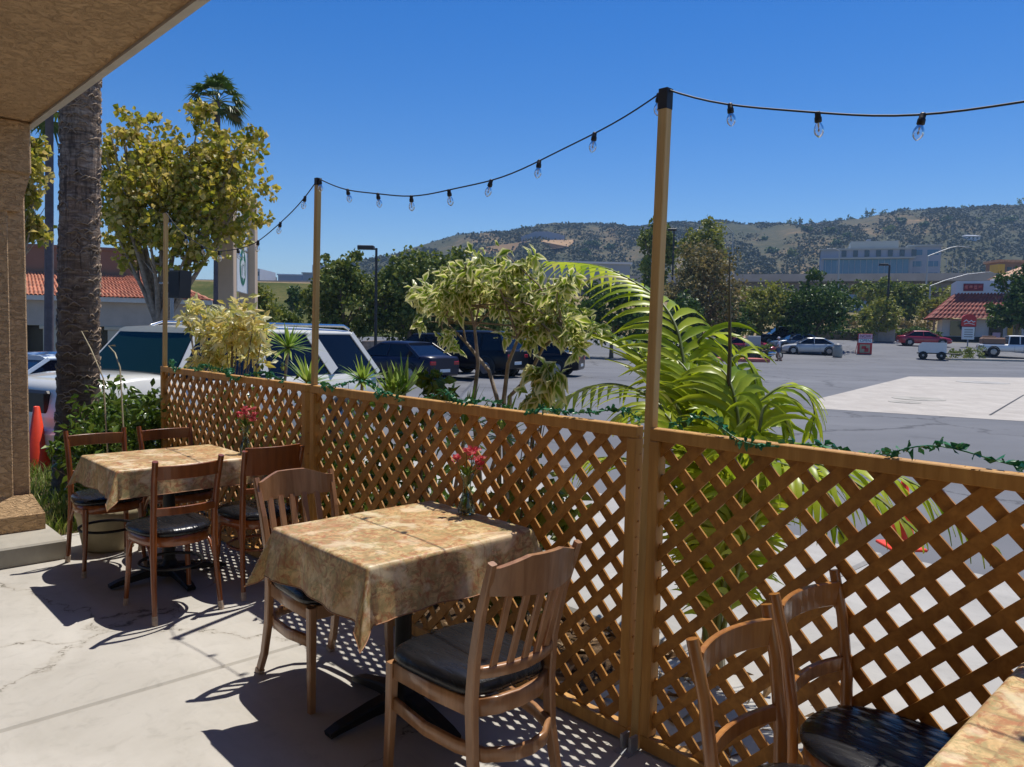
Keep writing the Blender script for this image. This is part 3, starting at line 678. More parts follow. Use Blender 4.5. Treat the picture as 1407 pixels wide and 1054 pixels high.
# ------------------------------------------------------------------ chairs   (local: x across, +y = front, origin at floor under the seat centre)
def curve(p,q,bow,n=9,axis=(0,1,0)):
    p=Vector(p);q=Vector(q);ax=Vector(axis); return [p.lerp(q,i/n)+ax*(bow*4*(i/n)*(1-i/n)) for i in range(n+1)]
def seatshape(wf,wb,d,r,z,n=36,p=2.6):
    out=[]
    for i in range(n):
        q=2*PI*i/n; c,s=math.cos(q),math.sin(q)
        x=abs(c)**(2/p)*(1 if c>0 else -1); y=abs(s)**(2/p)*(1 if s>0 else -1)
        w=wb+(wf-wb)*(y+1)/2; out.append((x*w*r,y*d*r,z))
    return out
def loft(m,rings,capb=True,capt=True,smooth=True):
    n=len(rings[0]); vs=[v for r in rings for v in r]
    fs=[(i*n+j,i*n+(j+1)%n,(i+1)*n+(j+1)%n,(i+1)*n+j) for i in range(len(rings)-1) for j in range(n)]
    m.add(vs,fs,smooth)
    if capb: m.add(rings[0],[tuple(range(n-1,-1,-1))])
    if capt: m.add(rings[-1],[tuple(range(n))])
def cafe_chair(wood,label,broad=False,h=.86,legcap=True):
    t=empty('cafe_chair',(0,0,0),0,label,'chair','wooden café chairs with black seats')
    wp=.163
    for s in(-1,1):
        m=MB(); m.tube([(s*(wp+.015),-.235,0),(s*(wp+.008),-.205,.2),(s*wp,-.185,.42),(s*wp,-.19,.55),(s*(wp+.006),-.215,.72),(s*(wp+.012),-.25,h)],[.0135,.015,.0175,.0175,.0165,.0155],10)
        l=m.build('back_post',wood,t)
        if legcap: MB().tube([(s*(wp+.0155),-.237,-.001),(s*(wp+.013),-.228,.045)],[.0165,.0155],10).build('foot_cap',M['footcap'],l)
        m=MB(); m.tube([(s*.178,.175,0),(s*.165,.165,.2),(s*.158,.155,.42)],[.0125,.0145,.019],10); l=m.build('front_leg',wood,t)
        if legcap: MB().tube([(s*.178,.175,-.001),(s*.1755,.173,.04)],[.0145,.0155],10).build('foot_cap',M['footcap'],l)
        m=MB(); m.tube([(s*.166,.155,.28),(s*.162,.12,.36),(s*.158,.05,.405),(s*.158,-.05,.405),(s*.162,-.13,.37),(s*.166,-.18,.29)],.009,8); m.build('arch_brace',wood,t)
    z1=h-.10
    m=MB(); m.sweep(curve((-wp-.003,-.232,z1+.035),(wp+.003,-.232,z1+.035),-.035,10),.015,.072 if not broad else .16); m.build('top_rail',wood,t)
    if broad: m=MB(); m.sweep(curve((-wp,-.20,.62),(wp,-.20,.62),-.03,10),.014,.03)
    else: m=MB(); m.sweep(curve((-wp,-.20,.585),(wp,-.20,.585),-.03,10),.015,.042)
    m.build('lower_rail',wood,t)
    m=MB(); loft(m,[seatshape(.212,.172,.205,.96,.385),seatshape(.212,.172,.205,1,.39),seatshape(.212,.172,.205,1,.435),seatshape(.212,.172,.205,.97,.44)]); m.build('seat_frame',wood,t)
    m=MB(); loft(m,[seatshape(.217,.177,.21,.97,.4405),seatshape(.217,.177,.21,1.02,.448),seatshape(.217,.177,.21,1.03,.46),seatshape(.217,.177,.21,.99,.474),seatshape(.217,.177,.21,.85,.483),seatshape(.217,.177,.21,.55,.488),seatshape(.217,.177,.21,.2,.486)]); m.build('seat_cushion',M['vinyl'],t)
    m=MB(); pts=[]
    for i in range(33):
        q=2*PI*i/32; pts.append((math.cos(q)*.158*(1.03 if math.sin(q)>0 else 1),math.sin(q)*.165-.01,.255))
    m.tube(pts,.009,8,cap=False); m.build('stretcher_ring',wood if broad else M['castiron'],t)
    return t
def slat_chair(wood,label,h=.885):
    t=empty('slat_back_chair',(0,0,0),0,label,'chair','slat back chairs at the near table')
    wf,wb=.205,.172
    for s in(-1,1):
        m=MB(); m.sweep([(s*(wb+.01),-.285,0),(s*(wb+.004),-.245,.10),(s*wb,-.215,.25),(s*wb,-.205,.42),(s*wb,-.215,.56),(s*(wb+.008),-.25,.72),(s*(wb+.016),-.305,h)],[.024,.026,.028,.03,.028,.026,.024],[.036,.036,.038,.04,.036,.03,.022],up=(0,1,0)); l=m.build('back_post',wood,t)
        MB().sweep([(s*(wb+.01),-.285,-.001),(s*(wb+.0085),-.277,.02)],.03,.042,up=(0,1,0)).build('foot_cap',M['footcap'],l)
        m=MB(); m.sweep([(s*(wf-.012),.205,0),(s*(wf-.016),.195,.22),(s*(wf-.018),.19,.43)],[.028,.032,.036],[.028,.032,.036],up=(0,1,0)); m.build('front_leg',wood,t)
        m=MB(); m.sweep([(s*(wf-.018),.17,.405),(s*(wf-.020),-.02,.405),(s*(wb-.004),-.185,.405)],.020,.058,smooth=True); m.build('side_apron',wood,t)
        m=MB(); m.sweep([(s*(wf-.02),.175,.285),(s*(wf-.014),0,.27),(s*(wb+.002),-.14,.265),(s*(wb-.03),-.235,.262),(s*.07,-.285,.26),(0,-.297,.26)],.018,.045,smooth=True); m.build('side_stretcher',wood,t)
    m=MB(); m.sweep([(-wf+.03,.19,.405),(wf-.03,.19,.405)],.02,.058); m.build('front_apron',wood,t)
    m=MB(); m.sweep([(-wb+.01,-.20,.405),(-.09,-.235,.405),(0,-.245,.405),(.09,-.235,.405),(wb-.01,-.20,.405)],.02,.058,smooth=True); m.build('rear_apron',wood,t)
    # crest rail: arched top, curved in plan
    n=16; vs=[];ring=[]
    rings=[]
    for i in range(n+1):
        x=-wb-.012+(2*wb+.024)*i/n; u=1-abs(x)/(wb+.012); yc=-.285-.055*(1-(x/wb)**2)+.0
        top=h-.018+.030*min(1,max(0,(u-.12)/.5)); bot=h-.115+.012*(1-u)
        rings.append([(x,yc+.010,bot),(x,yc+.000,top),(x,yc-.020,top),(x,yc-.012,bot)])
    m=MB(); loft(m,rings,True,True,False); m.build('crest_rail',wood,t)
    m=MB(); m.sweep(curve((-wb,-.212,.52),(wb,-.212,.52),-.045,12),.022,.036,smooth=True); m.build('lower_rail',wood,t)
    for k in range(5):
        x=(k-2)*.058; bow=(1-(x/wb)**2)
        m=MB(); m.sweep([(x,-.212-.045*bow,.53),(x*1.02,-.283-.050*bow+.002,h-.10)],.026,.011,up=(0,1,0)); m.build('slat',wood,t)
    m=MB(); S=lambda r,z: seatshape(wf+.012,wb+.012,.222,r,z,40,4.2)
    loft(m,[S(.96,.4355),S(1.0,.44),S(1.01,.455),S(.985,.475),S(.9,.487),S(.7,.493),S(.35,.492),S(.1,.490)]); o=m.build('seat_cushion',M['vinyl'],t); o.location.y=-.005
    return t
def place(t,a,b,facing,rot=0,label=None):
    d=FU if facing>0 else -FU; rz=math.atan2(d.y,d.x)-PI/2+rot
    t.location=fp(a,b,0); t.rotation_euler=(0,0,rz)
    if label: t['label']=label
    return t
ch=cafe_chair(M['chairred'],'café chair at the front of the far table, its back to the camera'); place(ch,2.63,-.77,1,.04)
c=copy_tree(ch); place(c,3.62,-.81,-1,-.03,'café chair at the far table nearest the column, facing the camera')
c=copy_tree(ch); place(c,3.62,-.35,-1,.03,'café chair behind the far table in front of the bush and lattice corner')
ch2=cafe_chair(M['chairred'],'café chair with a broad back panel between the far table and the lattice',True); place(ch2,2.68,-.25,1,-.02)
c3=cafe_chair(M['chairfg'],'café chair at the lower right, left of its pair, only its back in view',False,.855,False); place(c3,-.98,-.625,-1,0)
c=copy_tree(c3); place(c,-.96,-.19,-1,-.04,'café chair at the lower right with its black seat in view beside the corner table')
s1=slat_chair(M['chairoak'],'slat back chair at the right of the near table, seen from behind its black seat'); place(s1,.23,-.645,1,0)
s2=slat_chair(M['chairoak'],'slat back chair at the left of the near table, half under the cloth'); place(s2,1.24,-.60,-1,0)
# ------------------------------------------------------------------ vegetation
def crown_pts(ells,n,clump=.17,K=60,shell=.45):
    out=[]; tot=sum(e[3]*e[4]*e[5] for e in ells)
    for (cx,cy,cz,rx,ry,rz) in ells:
        k=max(6,int(K*rx*ry*rz/tot)); nn=int(n*rx*ry*rz/tot)
        d=NR.normal(size=(k,3)); d/=np.linalg.norm(d,axis=1)[:,None]; r=(shell+(1-shell)*NR.rand(k))[:,None]*(.86+.22*NR.rand(k))[:,None]
        cc=d*r
        wt=NR.rand(k)**1.2+.15; wt/=wt.sum(); idx=NR.choice(k,nn,p=wt)
        off=NR.normal(size=(nn,3)); off/=np.linalg.norm(off,axis=1)[:,None]; off*=(NR.rand(nn)**.5)[:,None]*clump*1.9
        sc_=(.55+.9*NR.rand(k))[idx][:,None]; off=off*sc_; off[:,2]*=.75
        p=(cc[idx]+off)*np.array([rx,ry,rz])+np.array([cx,cy,cz]); out.append(p)
    return np.concatenate(out,0)
def branches(m,base,ells,r0,nb=7,seed=0,fork=.45):
    rr=random.Random(seed); b=Vector(base)
    top=Vector((sum(e[0] for e in ells)/len(ells),sum(e[1] for e in ells)/len(ells),sum(e[2] for e in ells)/len(ells)))
    fk=b.lerp(top,fork); mid=b.lerp(fk,.5)+Vector((rr.uniform(-1,1),rr.uniform(-1,1),0))*r0*.8
    m.tube([b-Vector((0,0,.1)),b+Vector((0,0,.15))*1,mid,fk],[r0*1.35,r0*1.05,r0*.85,r0*.72],9)
    for k in range(nb):
        e=ells[k%len(ells)]; q=2*PI*(k+rr.random()*.6)/nb
        tip=Vector((e[0]+math.cos(q)*e[3]*.75,e[1]+math.sin(q)*e[4]*.75,e[2]+e[5]*rr.uniform(-.25,.75)))
        m1=fk.lerp(tip,.4)+Vector((rr.uniform(-1,1),rr.uniform(-1,1),rr.uniform(0,1)))*e[3]*.12
        m.tube([fk,m1,tip],[r0*.5,r0*.3,r0*.08],6)
        for _ in range(3):
            t2=m1.lerp(tip,.5)+Vector((rr.gauss(0,1)*e[3],rr.gauss(0,1)*e[4],rr.gauss(0,.7)*e[5]))*.38
            m.tube([m1.lerp(tip,.2),t2],[r0*.2,r0*.05],5)
def tree(name,label,cat,base,ells,n,leaf,mat,bark,r0,group=None,clump=.17,K=60,aspect=.6,nb=7,flat=0,shell=.45,droop=0,edge=False,fork=.45,crown='crown'):
    b=Vector(base); root=empty(name,b,0,label,cat,group)
    m=MB(); branches(m,(0,0,0),ells,r0,nb,R.randrange(9999),fork); m.build('trunk',bark,root)
    leafcards(crown_pts(ells,n,clump,K,shell),leaf,mat,crown,root,aspect=aspect,flat=flat,droop=droop,edgeattr=edge)
    return root
def bgtree(label,px,pyt,pyb,rpx,d,mat,n,leaf,bark=None,name='tree',zb=None,aspect=.7,lobes=4,K=46,group='trees beyond the parking lot',clump=.2,r0=None,shell=.45):
    """tree standing d metres away; crown between rows pyt and pyb, half width rpx"""
    p=D(px,pyb,d); z0=gz(p.x,p.y) if zb is None else zb; top=D(px,pyt,d).z; bot=max(p.z,z0+.3); r=rpx*d/FPX
    H=(top-bot); cz=(top+bot)/2-z0; ells=[(0,0,cz-.04*H,r*.9,r*.9,H*.45)]
    for k in range(lobes):
        q=2*PI*k/lobes+R.random(); rr=r*R.uniform(.42,.56); ells.append((math.cos(q)*r*.5,math.sin(q)*r*.5,cz+H*R.uniform(-.2,.2),rr,rr,H*R.uniform(.24,.34)))
    ells.append((R.uniform(-.15,.15)*r,0,cz+H*.24,r*.5,r*.5,H*.27))
    return tree(name,label,'tree',(p.x,p.y,z0),ells,n,leaf,mat,bark or M['bark'],r0 or max(.08,H*.03),group,clump,K,aspect,6,shell=shell)
# sycamore on the left
B=D(197,480,14); B.z=gz(B.x,B.y)
def rel(px,py,d,dz=0): q=D(px,py,d)-B; return q
ell=[]
for px,py,d,rpx,rz in [(255,268,14,92,82),(180,285,13.6,60,75),(300,230,14.3,62,60),(210,225,14.4,60,45),(330,275,13.8,34,36),(275,170,14.2,30,26),(150,240,14,28,58),(235,330,13.5,58,40),(190,185,14,36,26),(345,205,14.2,20,24),(300,320,14,30,26),(180,335,14,36,34),(265,345,13.8,30,24),(150,200,14,22,22)]:
    q=rel(px,py,d); s=d/FPX*.80; ell.append((q.x,q.y,q.z,rpx*s,rpx*s*.9,rz*s))
for px,py in [(140,215),(158,180),(178,160),(212,165),(240,180),(262,150),(285,150),(300,185),(330,190),(350,185),(345,225),(365,262),(352,300),(330,325),(300,345),(270,365),(235,372),(205,360),(172,362),(150,330),(145,290),(230,205),(290,215),(320,250),(200,225),(262,240),(240,300),(170,250),(290,290)]:
    d=14+R.uniform(-.8,.8); q=rel(px,py,d); s=d/FPX; rr_=R.uniform(13,23)*s; ell.append((q.x,q.y,q.z,rr_*1.1,rr_,rr_*.85))
tree('sycamore_tree','yellow-green sycamore with curved trunk left of the shopping sign, above the white SUV','tree',B,ell,9800,.115,M['l_syc'],M['barkpale'],.14,None,.26,420,.85,16,fork=.42,shell=.1)
B2=D(66,480,16); B2.z=gz(B2.x,B2.y); B=B2
ell=[]
for px,py,d,rpx,rz in [(62,215,16,34,55),(40,260,15,30,50),(75,285,16,26,40),(20,200,16,40,40)]:
    q=rel(px,py,d); s=d/FPX; ell.append((q.x-1.4,q.y+1.2,q.z,rpx*s,rpx*s*.9,rz*s))
B=B2+Vector((-1.4,1.2,0)); B.z=gz(B.x,B.y)
ell=[(a+1.4-.0,b-1.2,c,d*1.25,e,f*1.1) for a,b,c,d,e,f in ell]
tree('sycamore_tree','yellow-green sycamore seen between the column and the big palm trunk','tree',B,ell,3600,.17,M['l_syc'],M['barkpale'],.11,None,.25,70,.85,7,shell=.25)
# big palm trunk
def palm_trunk(name,label,base,toppx,r0,r1,mat,hextra,crown=True,ringy=True,fan=True,crown_r=1.3,nf=26,zt=None):
    root=empty(name,base,0,label,'palm tree')
    top=toppx-base; 
    if hextra: top=top*((top.z+hextra)/top.z)
    n=max(14,int(top.length/.035)) if ringy else 14; k=28 if ringy else 12
    vs=[];fs=[]
    for i in range(n+1):
        t=i/n; c=top*t; r=r0+(r1-r0)*min(1,t*1.15); r*=1+.22*math.exp(-t*top.length/.35)
        if ringy: r*=1+.022*math.sin(i*2.1)+R.uniform(-.01,.01)
        for j in range(k):
            q=2*PI*j/k; rj=r*(1+(.022*math.sin(j*5+i*.7)+R.uniform(-.015,.02) if ringy else 0)); vs.append((c.x+rj*math.cos(q),c.y+rj*math.sin(q),c.z-.05*(i==0)))
    fs=[(i*k+j,i*k+(j+1)%k,(i+1)*k+(j+1)%k,(i+1)*k+j) for i in range(n) for j in range(k)]
    m=MB(); m.add(vs,fs,True)
    if ringy:
        m.m=1
        for _ in range(1500):
            t=R.random(); c=top*t; r=(r0+(r1-r0)*min(1,t*1.15))*(1+.22*math.exp(-t*top.length/.35))*1.0; q=R.uniform(0,2*PI); w=R.uniform(.12,.4)
            pts=[]
            for s in range(5):
                a=q+w*(s-2)/2; up_=.03*(1-((s-2)/2)**2)*R.uniform(.5,1.4); pts.append((c.x+math.cos(a)*(r+.006),c.y+math.sin(a)*(r+.006),c.z+up_))
            m.tube(pts,[.003,.006,.007,.006,.003],4,cap=False)
    m.build('trunk',[mat,M['palmridge']] if ringy else mat,root)
    if crown:
        fan_crown(root,top,crown_r,nf)
    return root,top
def fan_crown(root,top,cr,nf,mat=None):
    vs=[];fs=[];m=MB(); mm=MB()
    for i in range(nf):
        q=2*PI*i*.618+R.uniform(-.2,.2); elv=R.uniform(-.65,1.2); 
        d=Vector((math.cos(q)*math.cos(elv),math.sin(q)*math.cos(elv),math.sin(elv))); sd=Vector((-math.sin(q),math.cos(q),0)); u=sd.cross(d)*-1
        pl=cr*R.uniform(.45,.6); h=top+d*pl; mm.tube([top,top+d*pl*.5+Vector((0,0,.03)),h],[.02,.015,.01],4)
        for k in range(17):
            an=(k-8)/8*1.35; ln=cr*.55*(1-.25*abs(an)/1.35)*R.uniform(.85,1.1); dd=(d*math.cos(an)+sd*math.sin(an)).normalized(); wv=dd.cross(u).normalized()*cr*.03
            p1=h+dd*ln*.55+u*.02; p2=h+dd*ln-Vector((0,0,ln*R.uniform(.15,.5)))
            m.add([h,p1+wv,p2,p1-wv],[(0,1,2,3)])
    mm.build('leaf_stalks',M['stem_green'],root); m.build('crown',mat or M['l_fan'],root)
pb_=fp(6.22,-.32,-.05); pt=D(111,120,pb_.y+.05)
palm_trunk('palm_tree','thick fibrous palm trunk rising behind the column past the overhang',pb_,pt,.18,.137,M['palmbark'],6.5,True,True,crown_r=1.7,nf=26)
for (px,pyb,pyt,d,r,cr,lab,nf) in [(297,480,152,27,.12,1.1,'slim palm with a fan crown standing above the sycamore',34),(66,480,150,24,.14,1.5,'slim grey palm trunk between column and big palm, before the tiled building',26)]:
    b=D(px,pyb,d); b.z=gz(b.x,b.y); t=D(px+2,pyt-12,d); palm_trunk('slim_palm_tree',lab,b,t,r,r*.8,M['palmtrunk_far'],0,True,False,crown_r=cr,nf=nf)
# bush at the lattice end
def bush(label,ells,n,leaf,mat,name='bush',cat='bush',aspect=.5,stems=8,group=None,clump=.22,K=60,edge=False,stemmat=None,r=.008,base=None,droop=0,shell=.45,crown='foliage'):
    b=base if base is not None else Vector((sum(e[0] for e in ells)/len(ells),sum(e[1] for e in ells)/len(ells),-.05))
    root=empty(name,b,0,label,cat,group); E2=[(e[0]-b.x,e[1]-b.y,e[2]-b.z)+tuple(e[3:]) for e in ells]
    m=MB()
    for k in range(stems):
        e=E2[k%len(E2)]; tip=Vector((e[0]+R.gauss(0,.4)*e[3],e[1]+R.gauss(0,.4)*e[4],e[2]+R.uniform(-.2,.6)*e[5])); s=Vector((R.uniform(-.06,.06),R.uniform(-.06,.06),-.1))
        md=s.lerp(tip,.5)+Vector((R.uniform(-.05,.05),R.uniform(-.05,.05),0)); m.tube([s,md,tip],[r*1.3,r,r*.4],6)
        for _ in range(2): m.tube([md,md.lerp(tip,.6)+Vector((R.gauss(0,.4)*e[3],R.gauss(0,.4)*e[4],R.gauss(0,.3)*e[5]))],[r*.7,r*.3],5)
    m.build('stems',stemmat or M['bark'],root)
    leafcards(crown_pts(E2,n,clump,K,shell),leaf,mat,crown,root,aspect=aspect,edgeattr=edge,droop=droop); return root
e=[]
for a,b,z,rx,rz in [(5.15,-.38,.50,.36,.48),(5.05,.02,.55,.30,.48),(5.6,-.15,.62,.36,.48),(4.92,-.3,.28,.22,.30)]:
    p=fp(a,b,z); e.append((p.x,p.y,p.z,rx,rx,rz))
bush('dark glossy green bush behind the far table, beside the lattice end',e,5200,.085,M['l_bush'],aspect=.45,stems=16,clump=.3,K=90)
# dry stalks beside the palm
for i,(p1,p2,p3,lab) in enumerate([((142,520),(125,480),(112,455),'long dry stalk leaning against the palm trunk'),((165,505),(158,485),(149,475),'short curved dry stalk beside the palm trunk')]):
    q=[D(x,y,5.9+.1*k) for k,(x,y) in enumerate((p1,p2,p3))]; b=Vector((q[0].x+.05,q[0].y,.1)); m=MB(); m.tube([Vector((0,0,-.1)),q[0]-b,q[1]-b,q[2]-b],[.007,.006,.005,.003],6); m.add([q[2]-b,q[2]-b+Vector((.05,0,.01)),q[2]-b+Vector((.06,0,-.005))],[(0,1,2)])
    o=m.build('dry_stalk',M['pot']); o.location=b; tag(o,lab,'stalk')
# yellow croton, variegated trees, dracaenas behind the fence
def epx(px,py,b,rpx,rpz):
    p=V(px,py,b); s=p.y/FPX; return (p.x,p.y,p.z,rpx*s,rpx*s,rpz*s)
bush('yellow variegated shrub showing above the left lattice in front of the white SUV',[epx(*q) for q in [(262,432,.55,24,18),(300,450,.6,34,22),(335,470,.65,34,34),(345,440,.6,25,20),(300,490,.6,30,25),(325,420,.6,16,12)]],1500,.10,M['l_croton'],name='croton_shrub',cat='shrub',aspect=.38,stems=12,clump=.32,K=60,base=fp(5.1,.6,-.05))
def fictree(label,base,ells,n,stems,leaf=.078):
    root=empty('variegated_tree',base,0,label,'tree','small variegated trees behind the lattice'); m=MB()
    E2=[(e[0]-base.x,e[1]-base.y,e[2]-base.z)+tuple(e[3:]) for e in ells]
    for st in stems:
        pts=[Vector(p)-base for p in st]; n_=len(pts); m.tube(pts,[.017*(1-.65*i/(n_-1)) for i in range(n_)],7)
        for k in range(5):
            e=E2[R.randrange(len(E2))]; t=pts[-1-R.randrange(2)]; tip=Vector((e[0]+R.gauss(0,.4)*e[3],e[1]+R.gauss(0,.4)*e[4],e[2]+R.gauss(0,.4)*e[5])); m.tube([t,t.lerp(tip,.5)+Vector((R.gauss(0,.03),R.gauss(0,.03),.03)),tip],[.007,.005,.003],5)
    m.build('trunk',M['barkpale'],root)
    leafcards(crown_pts(E2,n,.19,220,.3),leaf,M['l_fic'],'crown',root,aspect=.5,droop=.75,edgeattr=True,fold=.3); return root
base=fp(1.55,.66,-.04); W=lambda px,py,b=.66: V(px,py,b)
fictree('small tree with drooping cream-edged leaves, thin bare stems above the middle panel',base,
 [epx(*q) for q in [(640,400,.62,52,38),(700,395,.7,48,42),(600,415,.6,38,24),(760,430,.72,42,44),(795,455,.7,30,26),(655,365,.62,28,20),(730,365,.75,28,18),(620,465,.6,22,18),(725,455,.7,40,26),(800,480,.7,20,14),(775,395,.7,30,22),(575,395,.6,22,12),(585,440,.6,16,10),(655,345,.65,12,12),(690,350,.66,16,12)]],1750,
 [[base,W(650,555,.6),W(657,500,.6),W(652,450,.6),W(645,420,.6)],[base+Vector((.05,0,0)),W(685,555),W(672,510),W(640,470,.64),W(610,440,.62)],[base+Vector((.1,.02,0)),W(692,550),W(698,500),W(712,465),W(722,430)],[base+Vector((.12,.05,0)),W(700,545,.7),W(725,520,.7),W(745,480,.7),W(775,450,.7)]])
b2=fp(1.28,.55,-.04)
bush('low variegated plant with cream-edged leaves between the stems and the big palm',[epx(*q) for q in [(745,520,.55,22,22),(730,545,.5,18,14),(762,505,.55,16,14)]],110,.11,M['l_fic'],name='variegated_plant',cat='plant',aspect=.45,stems=5,base=b2,edge=True,droop=1)
bush('small green leafy sprig above the rail of the middle panel',[epx(*q) for q in [(598,520,.4,14,12),(612,545,.4,14,12),(585,540,.4,10,10)]],75,.085,M['l_bush'],name='leafy_plant',cat='plant',aspect=.6,stems=4,base=fp(2.1,.4,-.04))
def rosette(m,c,n,L,w,elo,ehi,droop):
    for i in range(n):
        q=i*2.39996+R.uniform(-.2,.2); el_=R.uniform(elo,ehi); d=Vector((math.cos(q)*math.cos(el_),math.sin(q)*math.cos(el_),math.sin(el_))); sd=Vector((-math.sin(q),math.cos(q),0)); ln=L*R.uniform(.7,1.1); N=5; vs=[];
        for k in range(N+1):
            t=k/N; p=c+d*ln*t-Vector((0,0,droop*ln*t*t)); ww=w*(.6+1.2*t if t<.35 else 1.02*(1-t)/.65+.02)*.5; up_=sd.cross(d)
            vs+=[p-sd*ww+up_*ww*.3,p,p+sd*ww+up_*ww*.3]
        m.add(vs,[(k*3+a,k*3+a+1,k*3+a+4,k*3+a+3) for k in range(N) for a in (0,1)],True)
def dracaena(label,heads,base,L=.32,n=34,w=.026,elo=-.25,ehi=1.35,drp=.18):
    root=empty('spiky_plant',base,0,label,'plant','spiky plants behind the lattice'); m=MB(); mm=MB()
    for h in heads:
        hh=h-base; mm.tube([(R.uniform(-.03,.03),0,-.1),hh*.5+Vector((R.uniform(-.04,.04),0,0)),hh],[.014,.012,.011],7); rosette(m,hh,n,L*R.uniform(.85,1.1),w,elo,ehi,drp)
    mm.build('stems',M['barkpale'],root); m.build('foliage',M['l_drac'],root)
dracaena('spiky yucca-like plant on a thin bent stem in front of the SUV side window',[V(396,478,.6)],fp(4.0,.55,-.04),.30,46)
dracaena('spiky plant just left of the second pole at rail height',[V(424,528,.35),],fp(3.0,.3,-.04),.26,34)
dracaena('spiky plant with star-shaped head right of the second pole',[V(498,523,.45)],fp(2.75,.45,-.04),.25,34)
dracaena('clump of upright spiky leaves right of the star-shaped one',[V(540,548,.4),V(556,540,.5)],fp(2.4,.45,-.04),.27,34,.028,.35,1.45,.05)
dracaena('low spiky plant behind the middle panel under the variegated tree',[V(640,590,.45),V(690,600,.5)],fp(1.75,.45,-.04),.3,40)
# under-planting seen through the lattice
for i,(a,b,rx,rz,lab,mt,lf) in enumerate([(4.3,.45,.34,.58,'dense leafy bush low behind the far left panel','l_bush',.09),(3.6,.5,.34,.56,'green shrub low behind the far left panel, right of the dense one','l_mid',.08),(2.9,.5,.33,.52,'green shrub low behind the second pole','l_bush',.09),(2.1,.45,.36,.54,'dark leafy shrub low behind the middle panel','l_bush',.09),(1.2,.5,.30,.42,'leafy shrub at the palm base behind the middle panel','l_mid',.09)]):
    p=fp(a,b,rz*.9); bush(lab,[(p.x,p.y,p.z,rx,rx,rz)],900,lf,M[mt],name='shrub',cat='shrub',aspect=.5,stems=6,clump=.33,K=26,group='shrubs behind the lattice',shell=.3)
# big feather palm
pbase=fp(.12,.72,-.04)
froot=empty('feather_palm',pbase,0,'big feather palm with arching fronds around the near pole','palm')
def spline(P,n):
    out=[]; Q=[P[0]*2-P[1]]+P+[P[-1]*2-P[-2]]
    for i in range(1,len(Q)-2):
        for k in range(n):
            t=k/n; a,b,c,d=Q[i-1],Q[i],Q[i+1],Q[i+2]
            out.append(.5*((2*b)+(c-a)*t+(2*a-5*b+4*c-d)*t*t+(3*b-a-3*c+d)*t*t*t))
    out.append(P[-1]); return out
def frond(ctrl,L=.42,start=.28,npair=26,droop=.9,w=.030,side=None,ang=.9,twist=0.,stem=True,vee=.35):
    """rachis through ctrl points; leaflets both sides, drooping under gravity"""
    pts=spline([Vector(p)-pbase for p in ctrl],10); n=len(pts)
    rs=[.013*(1-.8*i/(n-1)) for i in range(n)]; m=MB()
    m.tube(pts,rs,6); m.build('frond_stalk',M['stem_green'],froot)
    cum=[0]
    for i in range(n-1): cum.append(cum[-1]+(pts[i+1]-pts[i]).length)
    T=cum[-1]; m=MB()
    for k in range(npair):
        t=start+(1-start)*(k+.5)/npair; s=t*T; i=max(j for j in range(n-1) if cum[j]<=s); f=(s-cum[i])/max(1e-6,cum[i+1]-cum[i]); p=pts[i].lerp(pts[i+1],f); tg=(pts[i+1]-pts[i]).normalized()
        up_=Vector((0,0,1)); sd=tg.cross(up_)
        if sd.length<.2: sd=tg.cross(Vector((0,1,0)))
        sd.normalize(); nn=sd.cross(tg).normalized()
        if twist: Rm=Matrix.Rotation(twist,3,tg); sd=Rm@sd; nn=Rm@nn
        prof=math.sin(PI*min(1,max(0,.12+.88*(k+.5)/npair)))**.55
        for sg in (-1,1):
            if side and sg!=side: continue
            ln=L*prof*R.uniform(.9,1.08); aa=ang*R.uniform(.85,1.1)*(1-.35*k/npair)
            d=(tg*math.cos(aa)+sd*sg*math.sin(aa)+nn*vee).normalized(); N=6; vs=[]
            q=p.copy(); dd=d.copy(); dr=droop*R.uniform(.7,1.25)
            for j in range(N+1):
                tt=j/N; wv=dd.cross(nn)
                if wv.length<.05: wv=dd.cross(tg)
                wv=wv.normalized()*(w*.5*(.45+1.6*tt if tt<.35 else (1-tt)/.65+.02)); fold=nn*(w*.14)
                vs+=[q-wv,q-fold,q+wv]; q=q+dd*(ln/N); dd=(dd+Vector((0,0,-1))*dr/N).normalized()
            m.add(vs,[(j*3+a,j*3+a+1,j*3+a+4,j*3+a+3) for j in range(N) for a in(0,1)],True)
    m.build('leaflets',M['l_palm'],froot)
F=lambda *L: [V(px,py,b) for px,py,b in L]
bs=pbase+Vector((0,0,.05))
K=dict(vee=0.)
frond([bs]+F((975,640,.75),(962,585,.8),(941,503,.85),(930,452,.9),(905,412,.95),(860,381,1.0),(816,364,1.05),(749,359,1.1)),.36,.22,34,1.5,.046,ang=1.0,**K)
frond([bs]+F((950,620,.7),(892,503,.8),(842,465,.85),(778,425,.9),(728,398,.95)),.36,.28,30,.5,.040,ang=.5,vee=.05)
frond([bs]+F((985,640,.8),(975,560,.85),(955,490,.95),(968,462,1.0),(995,482,1.05),(1020,540,1.05),(1040,605,1.0)),.40,.34,26,1.9,.042,ang=.8,**K)
frond([bs]+F((1000,640,.7),(1026,575,.75),(1055,544,.8),(1080,531,.85),(1107,538,.88),(1119,565,.9),(1112,602,.9)),.30,.3,30,1.6,.024,ang=.9,**K)
frond([bs]+F((960,650,.6),(920,575,.6),(883,540,.65),(830,528,.7),(775,548,.72),(752,566,.75)),.32,.25,26,1.5,.032,ang=.8,**K)
frond([bs]+F((985,660,.75),(975,590,.8),(950,520,.8),(925,490,.85),(905,480,.9)),.34,.25,26,.9,.045,ang=.8,**K)
frond([bs]+F((990,650,.9),(985,580,1.0),(965,510,1.2),(930,480,1.4),(885,478,1.5)),.36,.3,24,1.5,.040,**K)
